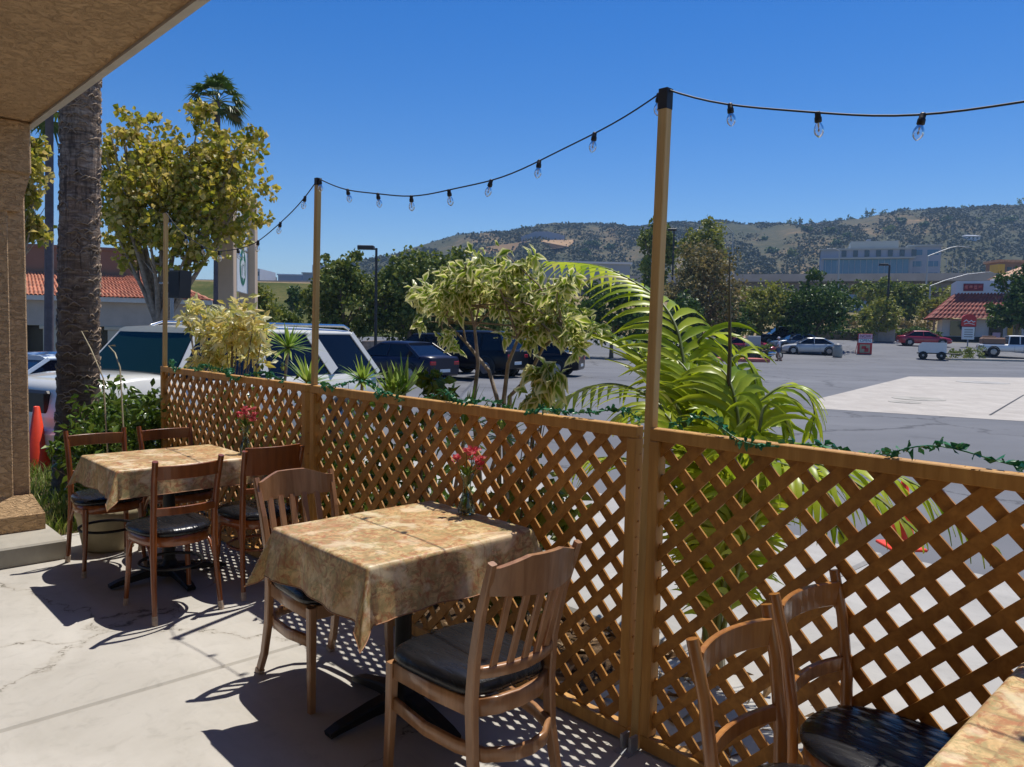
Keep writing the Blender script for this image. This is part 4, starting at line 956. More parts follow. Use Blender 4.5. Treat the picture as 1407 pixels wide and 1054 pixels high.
frond([bs]+F((1000,650,.9),(1010,570,.95),(1005,500,1.0),(1022,490,1.05),(1036,515,1.05),(1040,560,1.0)),.28,.3,22,2.0,.032,ang=.7,**K)
frond([bs]+F((1005,650,.7),(1015,590,.75),(1005,530,.8),(985,505,.85),(960,515,.9)),.38,.25,26,1.6,.048,ang=.9,**K)
frond([bs]+F((1010,650,.6),(1040,600,.65),(1050,560,.7),(1070,560,.75),(1085,595,.75)),.34,.25,24,1.7,.040,ang=.9,**K)
frond([bs]+F((970,650,.7),(945,590,.75),(905,560,.8),(865,565,.85),(840,590,.85)),.34,.25,24,1.6,.044,ang=.9,**K)
frond([bs]+F((975,680,.6),(940,620,.55),(915,570,.55),(880,560,.6)),.30,.2,20,1.2,.045,ang=.9,**K)
frond([bs]+F((990,680,.6),(1000,620,.6),(985,570,.6),(960,560,.6)),.30,.2,20,1.2,.045,ang=.9,**K)
frond([bs]+F((1020,660,.6),(1070,630,.55),(1130,640,.5),(1200,680,.48),(1270,740,.45)),.38,.15,26,2.0,.030,ang=.7,**K)
frond([bs]+F((1040,700,.65),(1110,650,.7),(1200,645,.7),(1290,685,.7),(1375,760,.68)),.36,.2,26,2.0,.030,ang=.6,**K)
frond([bs]+F((1010,700,.6),(1060,640,.5),(1110,660,.42),(1160,740,.36)),.36,.2,22,2.0,.032,ang=.7,**K)
frond([bs]+F((940,700,.55),(880,640,.5),(820,630,.42),(770,655,.38)),.32,.2,22,1.7,.030,ang=.8,**K)
m=MB(); q=[V(996,620,.8)-pbase,V(1000,560,.8)-pbase,V(1003,480,.8)-pbase,V(1002,352,.8)-pbase]; m.tube([Vector((0,0,0))]+q,[.018,.014,.012,.009,.002],7); m.build('spear_leaf',M['spear'],froot)
m=MB(); m.tube([(0,0,-.06),(0,0,.25),(.01,0,.5)],[.05,.04,.03],10)
for k in range(7):
    q=k*.9; m.tube([(math.cos(q)*.05,math.sin(q)*.05,-.05),(math.cos(q)*.03,math.sin(q)*.03,.35)],[.022,.014],6)
m.build('trunk',M['pot'],froot)
lit=[tuple(fp(R.uniform(-.8,1.4),R.uniform(.12,.85),-.02)) for _ in range(500)]
tag(leafcards(lit,.12,m_leaf('dry_leaf',[(.14,.08,.035),(.30,.19,.09),(.45,.33,.2)],.8,.1),'leaf_litter',flat=.8,aspect=.35),'dry brown fallen leaves on the ground around the big feather palm','leaf litter',kind='stuff')
# ------------------------------------------------------------------ small things
def cone(p,h,label):
    root=empty('traffic_cone',p,0,label,'traffic cone'); s=h/.7
    m=MB(); m.bbox((-.18*s,-.18*s,0),(.18*s,.18*s,.03*s),.01); m.lathe([(.135*s,.03*s),(.125*s,.05*s),(.03*s,.70*s),(.022*s,.705*s),(.02*s,.69*s)],24); m.build('body',M['orange'],root)
    MB().lathe([(.0955*s+.002,.22*s),(.0665*s+.002,.41*s)],24).build('white_band',M['white_band'],root)
q=G(52,648,-.05); q.z=-.045; cone(q,.70,'orange traffic cone on the grass edge beside the column')
q=G(1238,752,-.01); q.z=-.01; cone(q,.52,'orange traffic cone on the walkway seen through the right lattice panel')
q=G(150,752,0); root=empty('planter_pot',(q.x,q.y,0),0,'beige ribbed plant pot on the patio under the far left chair','pot')
m=MB(); m.lathe([(.0,0),(.15,0),(.165,.02),(.20,.22),(.21,.25),(.215,.30),(.195,.30),(.185,.24),(0,.24)],28); m.build('body',M['pot'],root)
# ------------------------------------------------------------------ vehicles  (x = length, front at +x; y across; z up)
def vehicle(name,label,cat,loc,rz,paint,st,W,zb,glass_z,roof,wheels=(.16,.82),wr=.32,cabin=None,group=None,detail=False,glass='carglass',front='sedan',L=4.6,pillars=()):
    """st: list of (x, half-width factor, z top of body) body stations; cabin=(x rear base, x rear top, x front top, x front base, zbase, zroof, inset top)"""
    root=empty(name,loc,rz,label,cat,group)
    hw=W/2
    def sec(x,k,zt,zb_):
        w=hw*k; return [(x,-w*.86,zb_),(x,-w*.97,zb_+.06),(x,-w,zb_+(zt-zb_)*.35),(x,-w*.995,zb_+(zt-zb_)*.62),(x,-w*.94,zt-.05),(x,-w*.86,zt-.008),(x,-w*.5,zt+.012),(x,0,zt+.018),(x,w*.5,zt+.012),(x,w*.86,zt-.008),(x,w*.94,zt-.05),(x,w*.995,zb_+(zt-zb_)*.62),(x,w,zb_+(zt-zb_)*.35),(x,w*.97,zb_+.06),(x,w*.86,zb_)]
    m=MB(); loft(m,[sec(x,k,zt,zbb) for x,k,zt,zbb in st]); m.build('body',M[paint],root)
    xr,xrt,xft,xf,z0,z1,ins=cabin; w0=hw*.93; w1=hw*ins
    # greenhouse: glass solid slightly inside, roof skin and pillars outside
    def gh(x,z,w,o=0): return [(x,-w-o,z),(x,w+o,z)]
    A=[(xr,w0,z0),(xrt,w1,z1-.05),(xft,w1,z1-.05),(xf,w0,z0)]
    m=MB(); vs=[]
    for x,w,z in A: vs+=[(x,-w,z),(x,w,z)]
    m.add(vs,[(0,1,3,2),(2,3,5,4),(4,5,7,6),(0,2,4,6),(1,7,5,3),(0,6,7,1)])
    m.build('windows',M[glass],root)
    m=MB(); n=8; rr=[]
    for i in range(n+1):
        t=i/n; x=xrt-.05+(xft-xrt+.1)*t; e=math.sin(PI*t)**.5*.035
        rr.append([(x,-w1-.015,z1-.075),(x,-w1-.008,z1-.045),(x,-w1*.85,z1-.012+e),(x,0,z1+.008+e),(x,w1*.85,z1-.012+e),(x,w1+.008,z1-.045),(x,w1+.015,z1-.075)])
    loft(m,rr,True,True); m.build('roof',M[paint],root)
    for s in(-1,1):
        for (xa,xb,wd) in [(xr,xrt,.10),(xf,xft,.06)]:
            m=MB(); m.sweep([(xa,s*(w0+.004),z0-.02),(xb,s*(w1+.004),z1-.055)],wd,.03,up=(0,s,.3)); m.build('pillar',M[paint],root)
        for xa,wd in pillars:
            xa,xb=xa if isinstance(xa,tuple) else (xa,xa); m=MB(); m.sweep([(xa,s*(w0+.004),z0+.03),(xb,s*(w1+.006),z1-.055)],wd,.02,up=(0,s,.3)); m.build('pillar',M[paint],root)
    x0,x1=st[0][0],st[-1][0]
    for fx in wheels:
        xx=x0+(x1-x0)*fx
        for s in(-1,1):
            T=Matrix.Translation((xx,s*(hw-.10),wr))@Matrix.Rotation(PI/2,4,'X')
            m=MB(); m.lathe([(wr*.62,-.11),(wr*.95,-.11),(wr,-.08),(wr,.08),(wr*.95,.11),(wr*.62,.11)],24,M=T); m.build('wheel',M['rubber'],root)
            wl=root.children[-1] if False else [c for c in root.children][-1]
            m=MB(); m.lathe([(wr*.60,-.095),(wr*.56,-.112),(wr*.3,-.10),(0,-.105)],16,M=T if s>0 else T@Matrix.Rotation(PI,4,'X'))
            for k in range(5):
                q=2*PI*k/5; m.box((wr*.12,-.05*wr/.32,-.118),(wr*.6,.05*wr/.32,-.100),(T if s>0 else T@Matrix.Rotation(PI,4,'X'))@Matrix.Rotation(q,4,'Z'))
            m.build('rim',M['rim'],wl)
            T2=Matrix.Translation((xx,s*(hw+.0015),wr+.02))@Matrix.Rotation(PI/2,4,'X')
            m=MB(); m.lathe([(wr*1.0,0),(wr*1.2,0),(wr*1.2,.004),(wr*1.0,.004),(wr*1.0,0)],28,M=T2)
            m.lathe([(wr*1.19,-.003*1),(0,-.003)],28,M=T2) if False else None
            m.build('wheel_arch',M['blackplastic'],root)
    zf=st[-1][2]; zr=st[0][2]
    for s in(-1,1):
        m=MB(); m.bbox((x1-.16,s*hw*.60-.16,zf-.20 if not detail else zf-.30),(x1+.012,s*hw*.60+.16,zf-.06),.03); m.build('headlight',M['lens'],root)
        m=MB(); m.bbox((x0-.012,s*hw*.66-.15,zr-.24),(x0+.14,s*hw*.66+.15,zr-.08),.03); m.build('taillight',M['redlens'],root)
    m=MB(); m.bbox((x0-.016,-.26,zr-.48),(x0+.02,.26,zr-.37),.004); m.build('number_plate',M['signwhite'],root)
    m=MB(); m.bbox((x1-.04,-hw*.5,.32),(x1+.02,hw*.5,.48),.02); m.build('grille',M['blackplastic'],root)
    if detail or True:
        m=MB()
        for xd in (xrt+.35,(xr+xf)/2+.12,xf-.25):
            for s in(-1,1): m.sweep([(xd,s*(hw*1.0+.001),.40),(xd,s*(hw*.997+.001),z0-.14)],.008,.004,up=(0,s,0))
        m.build('door_seams',M['seam'],root)
        for s in(-1,1): m=MB(); m.bbox((xf-.32,s*(hw+.04)-.09,z0+.02),(xf-.18,s*(hw+.04)+.07,z0+.15),.03); m.build('mirror',M[paint],root)
    return root
def sedan(label,loc,rz,paint,group='cars in the parking lot',s=1.,cat='car'):
    st=[(0,.80,.88,.32),(.06,.90,.95,.26),(.5,.97,.98,.22),(1.2,1,.96,.22),(2.2,1,.94,.22),(3.2,1,.92,.22),(4.0,.97,.83,.22),(4.4,.88,.74,.24),(4.58,.74,.62,.30)]
    return vehicle('parked_car',label,cat,loc,rz,paint,st,1.82,.22,0,0,(.19,.81),.33,(.45,1.25,2.55,3.45,.92,1.42,.72),group,pillars=[(2.05,.05)])
def suvc(label,loc,rz,paint,group='cars in the parking lot'):
    st=[(0,.86,.98,.38),(.06,.93,1.05,.32),(.5,.98,1.08,.28),(1.5,1,1.06,.28),(3.3,1,1.05,.28),(4.2,.96,1.0,.28),(4.5,.9,.92,.3),(4.62,.8,.8,.34)]
    return vehicle('parked_car',label,'car',loc,rz,paint,st,1.9,.28,0,0,(.19,.81),.37,(.10,.42,2.75,3.55,1.02,1.72,.76),group,pillars=[(1.15,.07),(2.2,.06)])
def on(px,d,py=480): p=D(px,py,d); return Vector((p.x,p.y,gz(p.x,p.y)+.004))
# white SUV, front toward the patio
cor=Vector((-4.55,8.1,0)); dr=Vector((-.47,-.883,0)).normalized(); sdv=Vector((-dr.y,dr.x,0))  # dr = forward
if sdv.x>0: sdv=-sdv
st=[(0,.90,1.08,.42),(.05,.95,1.16,.36),(.4,.99,1.20,.34),(1.5,1,1.20,.32),(3.8,1,1.20,.32),(4.0,1,1.25,.32),(4.4,.985,1.25,.32),(4.85,.95,1.20,.33),(5.05,.93,1.17,.36),(5.10,.90,1.10,.38),(5.16,.84,.80,.42)]
ctr=cor+sdv*.98-dr*5.14
suv=vehicle('white_suv','big white SUV parked nose-in behind the fence, dark side windows and roof rails','SUV',(ctr.x,ctr.y,-.288),math.atan2(dr.y,dr.x),'cream_paint',st,1.96,.32,0,0,(.17,.80),.40,(.03,.50,3.45,3.95,1.17,1.83,.745),None,True,'carglass',pillars=[((1.1,1.46),.20),(2.5,.14)])
for s in(-1,1):
    m=MB(); m.tube([(.45,s*.64,1.84),(.6,s*.66,1.895),(2.9,s*.66,1.895),(3.1,s*.64,1.84)],.022,8); m.build('roof_rail',M['chrome'],suv)
    m=MB(); m.bbox((4.78,s*.63-.19,.86),(5.105,s*.63+.19,1.12),.06); 
    [o for o in suv.children if o.name.startswith('headlight')][0 if s<0 else 1].data=m.build('headlight',M['lens'],suv).data
for o in [c for c in list(suv.children) if c.name.startswith('headlight')][2:]: bpy.data.objects.remove(o)
m=MB(); m.add([(3.485,-.715,1.77),(3.485,.715,1.77),(3.96,.875,1.2),(3.96,-.875,1.2)],[(0,1,2,3)]); m.build('windscreen',M['windscreen'],suv)
for c_ in [c for c in suv.children if c.name.startswith('grille')]: bpy.data.objects.remove(c_)
m=MB(); m.bbox((5.0,-.38,.84),(5.17,.38,1.10),.03); m.build('grille',M['blackplastic'],suv)
m=MB(); m.bbox((5.02,-.93,.40),(5.25,.93,.70),.06); m.build('bumper',M['cream_paint'],suv)
m=MB(); m.sweep([(4.02,-.9,1.262),(4.06,0,1.285),(4.02,.9,1.262)],.02,.006); m.build('bonnet_seam',M['seam'],suv)
sedan('white hatchback rear seen over the SUV bonnet, between the column and the big palm',on(66,14.5)+Vector((.2,0,-.04)),math.radians(100),'white_paint')
sedan('pale blue car with blue-tinted glass behind the white SUV windscreen',on(215,14.5)+Vector((0,0,.0)),math.radians(-115),'blue_paint')
cr=on(612,27); fx=math.radians(143)
sedan('black sedan with red taillights across the lot, left of the variegated tree',cr+Vector((0,0,.0)),fx,'navy_paint')
suvc('black SUV behind the stems of the variegated tree',on(712,29),math.radians(150),'black_paint')
suvc('black SUV between the black sedan and the variegated tree',on(655,34),math.radians(160),'black_paint')
sedan('black car half hidden behind the palm fronds',on(800,31),math.radians(165),'black_paint')
sedan('silver-white coupe parked under the dark round tree',on(1152,65),math.radians(167),'silver_paint')
sedan('dark grey sedan beside the silver-white coupe',on(1128,68.5),math.radians(185),'grey_paint')
suvc('dark blue SUV parked left of the grey sedan',on(1108,72),math.radians(178),'navy_paint')
sedan('dark red car behind the grey cabinet',on(1052,64),math.radians(178),'red_paint')
sedan('bright red car in front of the tiled restaurant',on(1233,75),math.radians(-14),'red_paint')
# pick-up truck
st=[(0,.92,.98,.5),(.05,.96,1.04,.45),(2.0,.98,1.04,.42),(2.1,.98,1.08,.42),(3.6,1,1.10,.42),(4.6,.98,1.06,.42),(5.3,.93,.95,.45),(5.45,.85,.85,.5)]
tk=vehicle('pickup_truck','white pickup truck at the right edge in front of the restaurant, load in its bed','pickup truck',on(1344,67),math.radians(-20),'white_paint',st,1.95,.4,0,0,(.18,.82),.40,(2.05,2.15,3.25,4.0,1.06,1.80,.78),None,pillars=[(2.9,.08)])
m=MB(); m.bbox((.15,-.7,1.0),(1.9,.7,1.62),.12); m.bbox((.3,-.5,1.6),(1.2,.5,1.75),.06); m.build('bed_cover',M['wall_brown'],tk)
# small trailer
p=on(1281,62.5); tr=empty('utility_trailer',p,math.radians(-27),'small white two-wheeled trailer box parked on the lot, left of the pickup','trailer')
m=MB(); m.prism([(-1.0,-.7,.55),(-1.0,-.7,1.12),(-.75,-.7,1.38),(1.0,-.7,1.38),(1.0,-.7,.55)],(0,1.4,0)); m.build('box',M['white_paint'],tr)
MB().bbox((-1.012,-.5,.65),(-.99,.5,1.1),.004).build('vent',M['greyplastic'],tr)
m=MB(); m.box((-1.1,-.6,.46),(1.2,.6,.546)); m.tube([(1.2,0,.5),(2.1,0,.48)],.05,8); m.build('chassis',M['blackplastic'],tr)
for x in(-.65,.65):
    for s in(-1,1):
        T=Matrix.Translation((x,s*.72,.33))@Matrix.Rotation(PI/2,4,'X'); m=MB(); m.lathe([(.0,-.085),(.14,-.1),(.31,-.1),(.33,-.06),(.33,.06),(.31,.1),(.14,.1),(0,.085)],20,M=T); w_=m.build('wheel',M['rubber'],tr)
        m=MB(); m.lathe([(.15,-.09),(.0,-.10)],14,M=T); m.lathe([(0,.10),(.15,.09)],14,M=T); m.build('rim',M['rim'],w_)
def text(s,name,size,mat,parent,Mx,ext=.004,align='CENTER'):
    cu=bpy.data.curves.new(name,'FONT'); cu.body=s; cu.size=size; cu.extrude=ext; cu.align_x=align; cu.align_y='CENTER'
    t=bpy.data.objects.new('tmp',cu); COL.objects.link(t); dg=bpy.context.evaluated_depsgraph_get(); me=bpy.data.meshes.new_from_object(t.evaluated_get(dg)); bpy.data.objects.remove(t)
    o=link(name,me,mat,parent); o.matrix_local=Mx; return o
# ------------------------------------------------------------------ tiled building on the left
def tileroof(m,p00,p10,p01,p11,nx,ny,amp):
    """barrel tiles: p00-p10 eave, p01-p11 ridge"""
    p00,p10,p01,p11=map(Vector,(p00,p10,p01,p11)); nrm=(p10-p00).cross(p01-p00).normalized(); 
    if nrm.z<0: nrm=-nrm
    K=nx*4; J=ny*3; vs=[]
    for j in range(J+1):
        t=j/J; st=(t*ny)%1
        for i in range(K+1):
            u_=i/K; p=p00.lerp(p10,u_).lerp(p01.lerp(p11,u_),t); vs.append(p+nrm*(amp*abs(math.sin(PI*u_*nx))+amp*.9*(1-st)))
    m.add(vs,[(j*(K+1)+i,j*(K+1)+i+1,(j+1)*(K+1)+i+1,(j+1)*(K+1)+i) for j in range(J) for i in range(K)],False)
e0=D(-60,403,30); e1=D(291,412,33); zE=(e0.z+e1.z)/2-.05
ux=(e1-e0); ux.z=0; Lb=ux.length; ux.normalize(); vy=Vector((-ux.y,ux.x,0))
bl=empty('shop_building',(e0.x,e0.y,-.9),math.atan2(ux.y,ux.x),'long low shop building with clay tile roof, grey soffit wall and cream columns at left','building')
ze=zE+.9
m=MB(); tileroof(m,(0,0,ze),(Lb,0,ze),(0,2.2,ze+1.0),(Lb-2.2,2.2,ze+1.0),60,7,.06); m.build('roof',M['tile'],bl)
m=MB(); tileroof(m,(Lb,0,ze),(Lb,9,ze),(Lb-2.2,2.2,ze+1.0),(Lb-2.2,9,ze+1.0),30,7,.06); m.add([(0,2.2,ze+1.0),(Lb-2.2,2.2,ze+1.0),(Lb-2.2,9,ze+1.0),(0,9,ze+1)],[(0,1,2,3)]); m.build('roof',M['tile'],bl)
m=MB(); m.box((-2,2.4,ze+.6),(Lb*.64,8,ze+2.15)); m.box((-2,2.32,ze+2.15),(Lb*.645,8,ze+2.28)); m.build('parapet',M['wall_brown'],bl)
m=MB(); m.box((0,.3,ze-1.15),(Lb-.35,.7,ze+.12)); m.box((Lb-.7,.72,0),(Lb-.35,9,ze-.02)); m.build('wall',M['wall_grey'],bl)
m=MB(); m.box((-.1,.0,ze-.14),(Lb+.02,.28,ze+.05)); m.build('fascia',M['trim'],bl)
m=MB(); m.box((0,2.7,0),(Lb-.72,3.0,ze-1.16)); m.build('shopfront',M['dark_open'],bl)
k=0; x=.5
while x<Lb-.5:
    m=MB(); m.bbox((x,.28,0),(x+.75,.72,ze-1.30),.02); m.bbox((x-.12,.24,ze-1.30),(x+.87,.76,ze-1.152),.02); m.build('column',M['wall_cream'],bl); x+=2.35
m=MB(); m.box((-1,.72,-.2),(Lb-.72,2.69,.05)); m.build('porch_floor',M['kerb'],bl)
# black speaker on a bracket by the tree
q=D(246,391,12.5); o=empty('loudspeaker',q,math.radians(-25),'black box loudspeaker on a bracket beside the third pole, before the tiled roof','loudspeaker')
m=MB(); m.prism([(-.12,-.11,-.22),(.12,-.11,-.22),(.12,.12,-.22),(-.12,.12,-.22)],(.035,0,.44)); m.build('cabinet',M['blackplastic'],o)
m=MB(); m.bbox((-.10,-.125,-.19),(.13,-.112,.2),.004); m.build('grille',M['seam'],o)
m=MB(); m.tube([(-.12,0,.02),(-.5,.05,.03),(-.62,.4,.05)],.014,6); m.tube([(-.62,.4,.3),(-.62,.4,-2.6)],.03,8); m.build('bracket',M['steel'],o)
# ------------------------------------------------------------------ monument sign
sg=empty('monument_sign',on(330,15.5),0,'tall tan two-post shopping sign with white panels and green round emblem, right of the sycamore','sign')
b0=sg.location
a=D(323.5,340,15.0); c=D(338.5,340,16.25); dx=(c-a); dx.z=0; wdt=dx.length; dx.normalize(); nrm=Vector((dx.y,-dx.x,0))
zt=D(330,284,15.6).z; zb_=D(331,402,15.6).z; zm=D(331,343,15.6).z; ztop=D(338,274,16.3).z
SM=Matrix((nrm,dx,Vector((0,0,1)))).transposed().to_4x4(); SM.translation=Vector((a.x-b0.x,a.y-b0.y,0))
m=MB(); m.bbox((-.26,-.34,-.1),(.02,0,ztop-b0.z-.1),.012); m.build('post',M['sign_post'],sg).matrix_local=SM
m=MB(); m.bbox((-.16,wdt,-.1),(.17,wdt+.4,ztop-b0.z+.05),.012); m.build('post',M['sign_post'],sg).matrix_local=SM
m=MB(); m.bbox((-.10,.002,ztop-b0.z-.5),(-.035,wdt-.002,ztop-b0.z-.15),.01); m.build('infill',M['sign_post'],sg).matrix_local=SM
m=MB(); m.bbox((-.10,.002,.3),(-.035,wdt-.002,zb_-b0.z-.1),.01); m.build('infill',M['sign_post'],sg).matrix_local=SM
Mp=Matrix((dx,Vector((0,0,1)),nrm)).transposed().to_4x4(); cpt=a+dx*wdt/2
def panel(z0,z1,label,name):
    m=MB(); m.bbox((-wdt/2+.003,z0-b0.z,-.03),(wdt/2-.003,z1-b0.z,.03),.006); o=m.build(name,M['signwhite'],sg); Mx=Mp.copy(); Mx.translation=Vector((cpt.x-b0.x,cpt.y-b0.y,0)); o.matrix_local=Mx; return o
pu=panel(zm+.02,zt,'','upper_panel'); pl=panel(zb_,zm-.02,'','lower_panel')
hh=(zt-zm-.02)
letters=["C","H","A","T","I","R"]
for i,chh in enumerate(letters):
    z=zt-b0.z-.28-i*(hh-.34)/len(letters); text(chh,'letter',.42,M['signblue'],pu,Matrix.Translation((0,z,.034))@Matrix.Scale(1.0,4))
text("II",'letter',.22,M['signred'],pu,Matrix.Translation((.03,zt-b0.z-.10,.034)))
cz=(zb_+zm)/2-b0.z+.08; rz_=min(wdt*.46,.5); ry_=(zm-zb_)*.40
def ell_disc(rx,ry,z0,z1,n=40): 
    m=MB(); pts=[(rx*math.cos(2*PI*i/n),cz+ry*math.sin(2*PI*i/n),z0) for i in range(n)]; m.prism(pts,(0,0,z1-z0)); return m
ry_=rz_=min(wdt*.44,(zm-zb_)*.42)
ell_disc(rz_,ry_,.031,.037).build('emblem_disc',M['signgreen'],pl)
m=MB()
r_=rz_
for s in(-1,1):   # crowned figure with long wavy hair and twin tails, in white
    for k,(x0,x1) in enumerate([(.16,.30),(.30,.44),(.44,.60)]):
        m.sweep([(s*r_*x0*.7,cz+r_*.35,.0395),(s*r_*x1,cz+r_*.05,.0395),(s*r_*x0,cz-r_*.3,.0395),(s*r_*x1*.8,cz-r_*.62,.0395)],r_*.055,.003,up=(0,0,1))
    m.sweep([(s*r_*.1,cz-r_*.55,.0395),(s*r_*.55,cz-r_*.5,.0395),(s*r_*.74,cz+r_*.05,.0395),(s*r_*.62,cz+r_*.3,.0395)],r_*.11,.003,up=(0,0,1))
n=20; m.prism([(r_*.17*math.cos(2*PI*i/n),cz+r_*.33+r_*.22*math.sin(2*PI*i/n),.0375) for i in range(n)],(0,0,.004))
m.prism([(-r_*.2,cz+r_*.58,.0375),(r_*.2,cz+r_*.58,.0375),(r_*.26,cz+r_*.78,.0375),(r_*.1,cz+r_*.68,.0375),(0,cz+r_*.88,.0375),(-r_*.1,cz+r_*.68,.0375),(-r_*.26,cz+r_*.78,.0375)],(0,0,.004))
m.prism([(-r_*.13,cz+r_*.08,.0375),(r_*.13,cz+r_*.08,.0375),(r_*.16,cz-r_*.5,.0375),(0,cz-r_*.8,.0375),(-r_*.16,cz-r_*.5,.0375)],(0,0,.004))
m.build('emblem_figure',M['signwhite'],pl)
# ------------------------------------------------------------------ trees beyond the lot
T=bgtree
T('large mid-green tree right of the lamp post with the square head',562,338,478,76,45,M['l_mid'],8500,.28,K=90)
T('mid-green tree between second pole and lamp post',472,343,480,58,44,M['l_mid'],6500,.28,K=80)
T('bushy tree at the right of the row, behind the variegated tree',640,345,480,66,47,M['l_mid'],6500,.3,K=80)
T('dark tree behind the black sedans',600,400,482,70,50,M['l_dark'],3200,.34,lobes=5)
T('dark tree just left of the near pole behind the palm fronds',840,385,482,66,56,M['l_dark'],5200,.34)
T('dark tree behind the variegated tree crown',745,398,482,60,52,M['l_dark'],3200,.34)
T('small loose light green tree just right of the shopping sign',362,392,462,26,36,M['l_light'],1400,.22)
T('small conifer-like tree on the green embankment',406,388,440,14,70,M['l_dark'],900,.3)
T('light green bushy tree left of the second pole above the hedge',385,420,470,30,38,M['l_mid'],1500,.22)
T('tall thin dark tree just left of the near pole top',900,284,440,32,82,M['l_mid'],3600,.45,shell=.2)
T('tall feathery green tree behind the curved street lamp',962,292,420,42,88,M['l_light'],4200,.45,shell=.3)
T('broad tan-olive tree right of the near pole',962,332,470,58,62,M['l_olive'],8000,.32,K=90)
T('dark green tree low between near pole and olive tree',935,400,482,40,58,M['l_dark'],2600,.34)
T('light yellow-green tree between the spear leaf and the round tree',1035,384,462,54,72,M['l_light'],5200,.38)
T('dark dense tree low left of the blue SUV',1000,420,475,32,68,M['l_dark'],2000,.36)
T('round dark green tree over the parked coupe',1122,376,462,58,70,M['l_dark'],8000,.36,K=90)
T('small light green tree beside the tall dark lamp post',1206,404,462,34,80,M['l_light'],2200,.36,shell=.2)
T('green tree behind the tall dark lamp post',1205,376,435,42,104,M['l_mid'],2600,.5)
T('dark green tree left of the restaurant roof',1250,383,442,36,100,M['l_mid'],2600,.5)
T('light green bush-like tree beside the restaurant eave',1282,408,448,22,92,M['l_light'],1100,.4)
T('dark green tree at the right edge in front of the restaurant',1398,366,462,40,74,M['l_dark'],5000,.36)
T('light green tree behind the restaurant roof',1318,388,420,28,112,M['l_light'],1100,.5)
T('dark round tree beyond the lot at left end of the freeway',1075,398,452,26,92,M['l_mid'],1500,.45)
# hedges
def hedge(px0,px1,d,h,label,n,mat='l_hedge',w=1.2,zo=0):
    p=D(px0,470,d); q=D(px1,470,d); b=Vector(((p.x+q.x)/2,(p.y+q.y)/2,gz((p.x+q.x)/2,d)+zo)); Ln=(q-p).length
    root=empty('hedge',b,0,label,'hedge','hedges round the lot'); 
    P=np.stack([(NR.rand(n)-.5)*Ln,(NR.rand(n)-.5)*w,h*(.05+.95*NR.rand(n)**.6)],1); P[:,2]*=1+.18*np.sin(P[:,0]*1.3)
    m=MB(); m.bbox((-Ln/2+.1,-w/2+.15,0),(Ln/2-.1,w/2-.15,h*.7),.1); m.build('stems',M['bark'],root)
    leafcards(P,.24,M[mat],'foliage',root,aspect=.7); return root
hedge(1070,1290,83,1.25,'long clipped hedge behind the far parked cars, under the round tree',5200)
hedge(375,470,60,1.9,'dark hedge beneath the green embankment, left of the second pole',3200,'l_dark',1.6)
hedge(560,760,52,1.2,'dark low hedge behind the black sedans',3000,'l_dark')
hedge(860,1060,60,1.0,'low green hedge left of the grey cabinet',2600)
# scrub on the dirt slope
for i,(px,py,d) in enumerate([(1150,440,100),(1180,447,96),(1228,450,96),(1262,452,95),(1090,440,100)]):
    p=D(px,py,d); p.z=gz(p.x,p.y); bush('low dry shrub on the dirt slope below the freeway',[(p.x,p.y,p.z+.5,1.6,1.2,.8)],260,.4,M['l_olive'],name='dry_shrub',cat='shrub',stems=4,r=.03,base=p,group='dry shrubs on the slope',K=20)
# green slope behind the hedge at left
xs2=[-75,-60,-45,-38,-30,-22,-14,-6]; ys2=[72,80,88,96,104,111]
mb=gridxy(xs2,ys2,.05); tag(mb.build('embankment',M['ivy_slope']),kind='structure')
# freeway
pa=D(-200,378,118); pb2=D(430,386,120); pc=D(1000,377,132); pd=D(1345,375,128); pe=D(1700,382,126)
fw=empty('freeway_bridge',(pc.x,pc.y,0),0,'long grey concrete freeway overpass crossing below the hills','overpass')
for q0,q1,nm in ((pa,pb2,0),(pb2,pc,1),(pc,pd,2),(pd,pe,3)):
    for (o0,o1,th0,th1,mat,nme) in ((0,.35,0,1.25,'freeway','parapet'),(.36,10,1.0,1.5,'asphalt','deck'),(.9,9.5,1.51,3.0,'freeway_shade','girder')):
        d=(q1-q0); d.z=0; d.normalize(); s=Vector((-d.y,d.x,0)); m=MB(); f=fw.location
        e_=.0
        vs=[q0+s*o0,q1+s*o0,q1+s*o1,q0+s*o1]; vs=[v-f for v in vs]
        m.add([v-Vector((0,0,th1)) for v in vs]+[v-Vector((0,0,th0)) for v in vs],[(0,3,2,1),(4,5,6,7),(0,1,5,4),(1,2,6,5),(2,3,7,6),(3,0,4,7)]); m.build(nme,M[mat],fw)
for t in (.15,.4,.65,.9):
    q=pc.lerp(pd,t)-fw.location; m=MB(); m.bbox((q.x-.8,q.y+3,gz(q.x,130)-.5),(q.x+.8,q.y+5,q.z-3.01),.1); m.build('pier',M['freeway_shade'],fw)
# ------------------------------------------------------------------ hills
ridge=[(-900,392),(-200,392),(300,394),(420,388),(480,372),(560,347),(600,338),(650,330),(700,326),(740,314),(800,316),(860,319),(900,312),(950,310),(1030,313),(1100,312),(1150,309),(1200,304),(1240,298),(1300,294),(1360,292),(1407,291),(1500,286),(1700,280),(2300,300)]
DR=720.
def hillz(px,d):
    t=(d-235)/(DR-235); rz=D(px,lerp_tab(px,ridge),DR).z+.8; base=9.5
    if t<0: return base
    s=t*t*(3-2*t) if t<1 else 1-.25*(t-1)
    s=.25*t+.75*s if t<1 else s
    n=1.6*math.sin(px*.021+d*.006)*math.sin(d*.017+px*.011)+1.1*(abs(math.sin(px*.043+1+d*.008))-.6)+.5*math.sin(px*.11)*math.sin(d*.05)
    return base+(rz-base)*s+n*3.2*min(1,max(0,t*2))*min(1,max(0,(1.0-t)*3+.04))*min(1,(rz-9)/60)
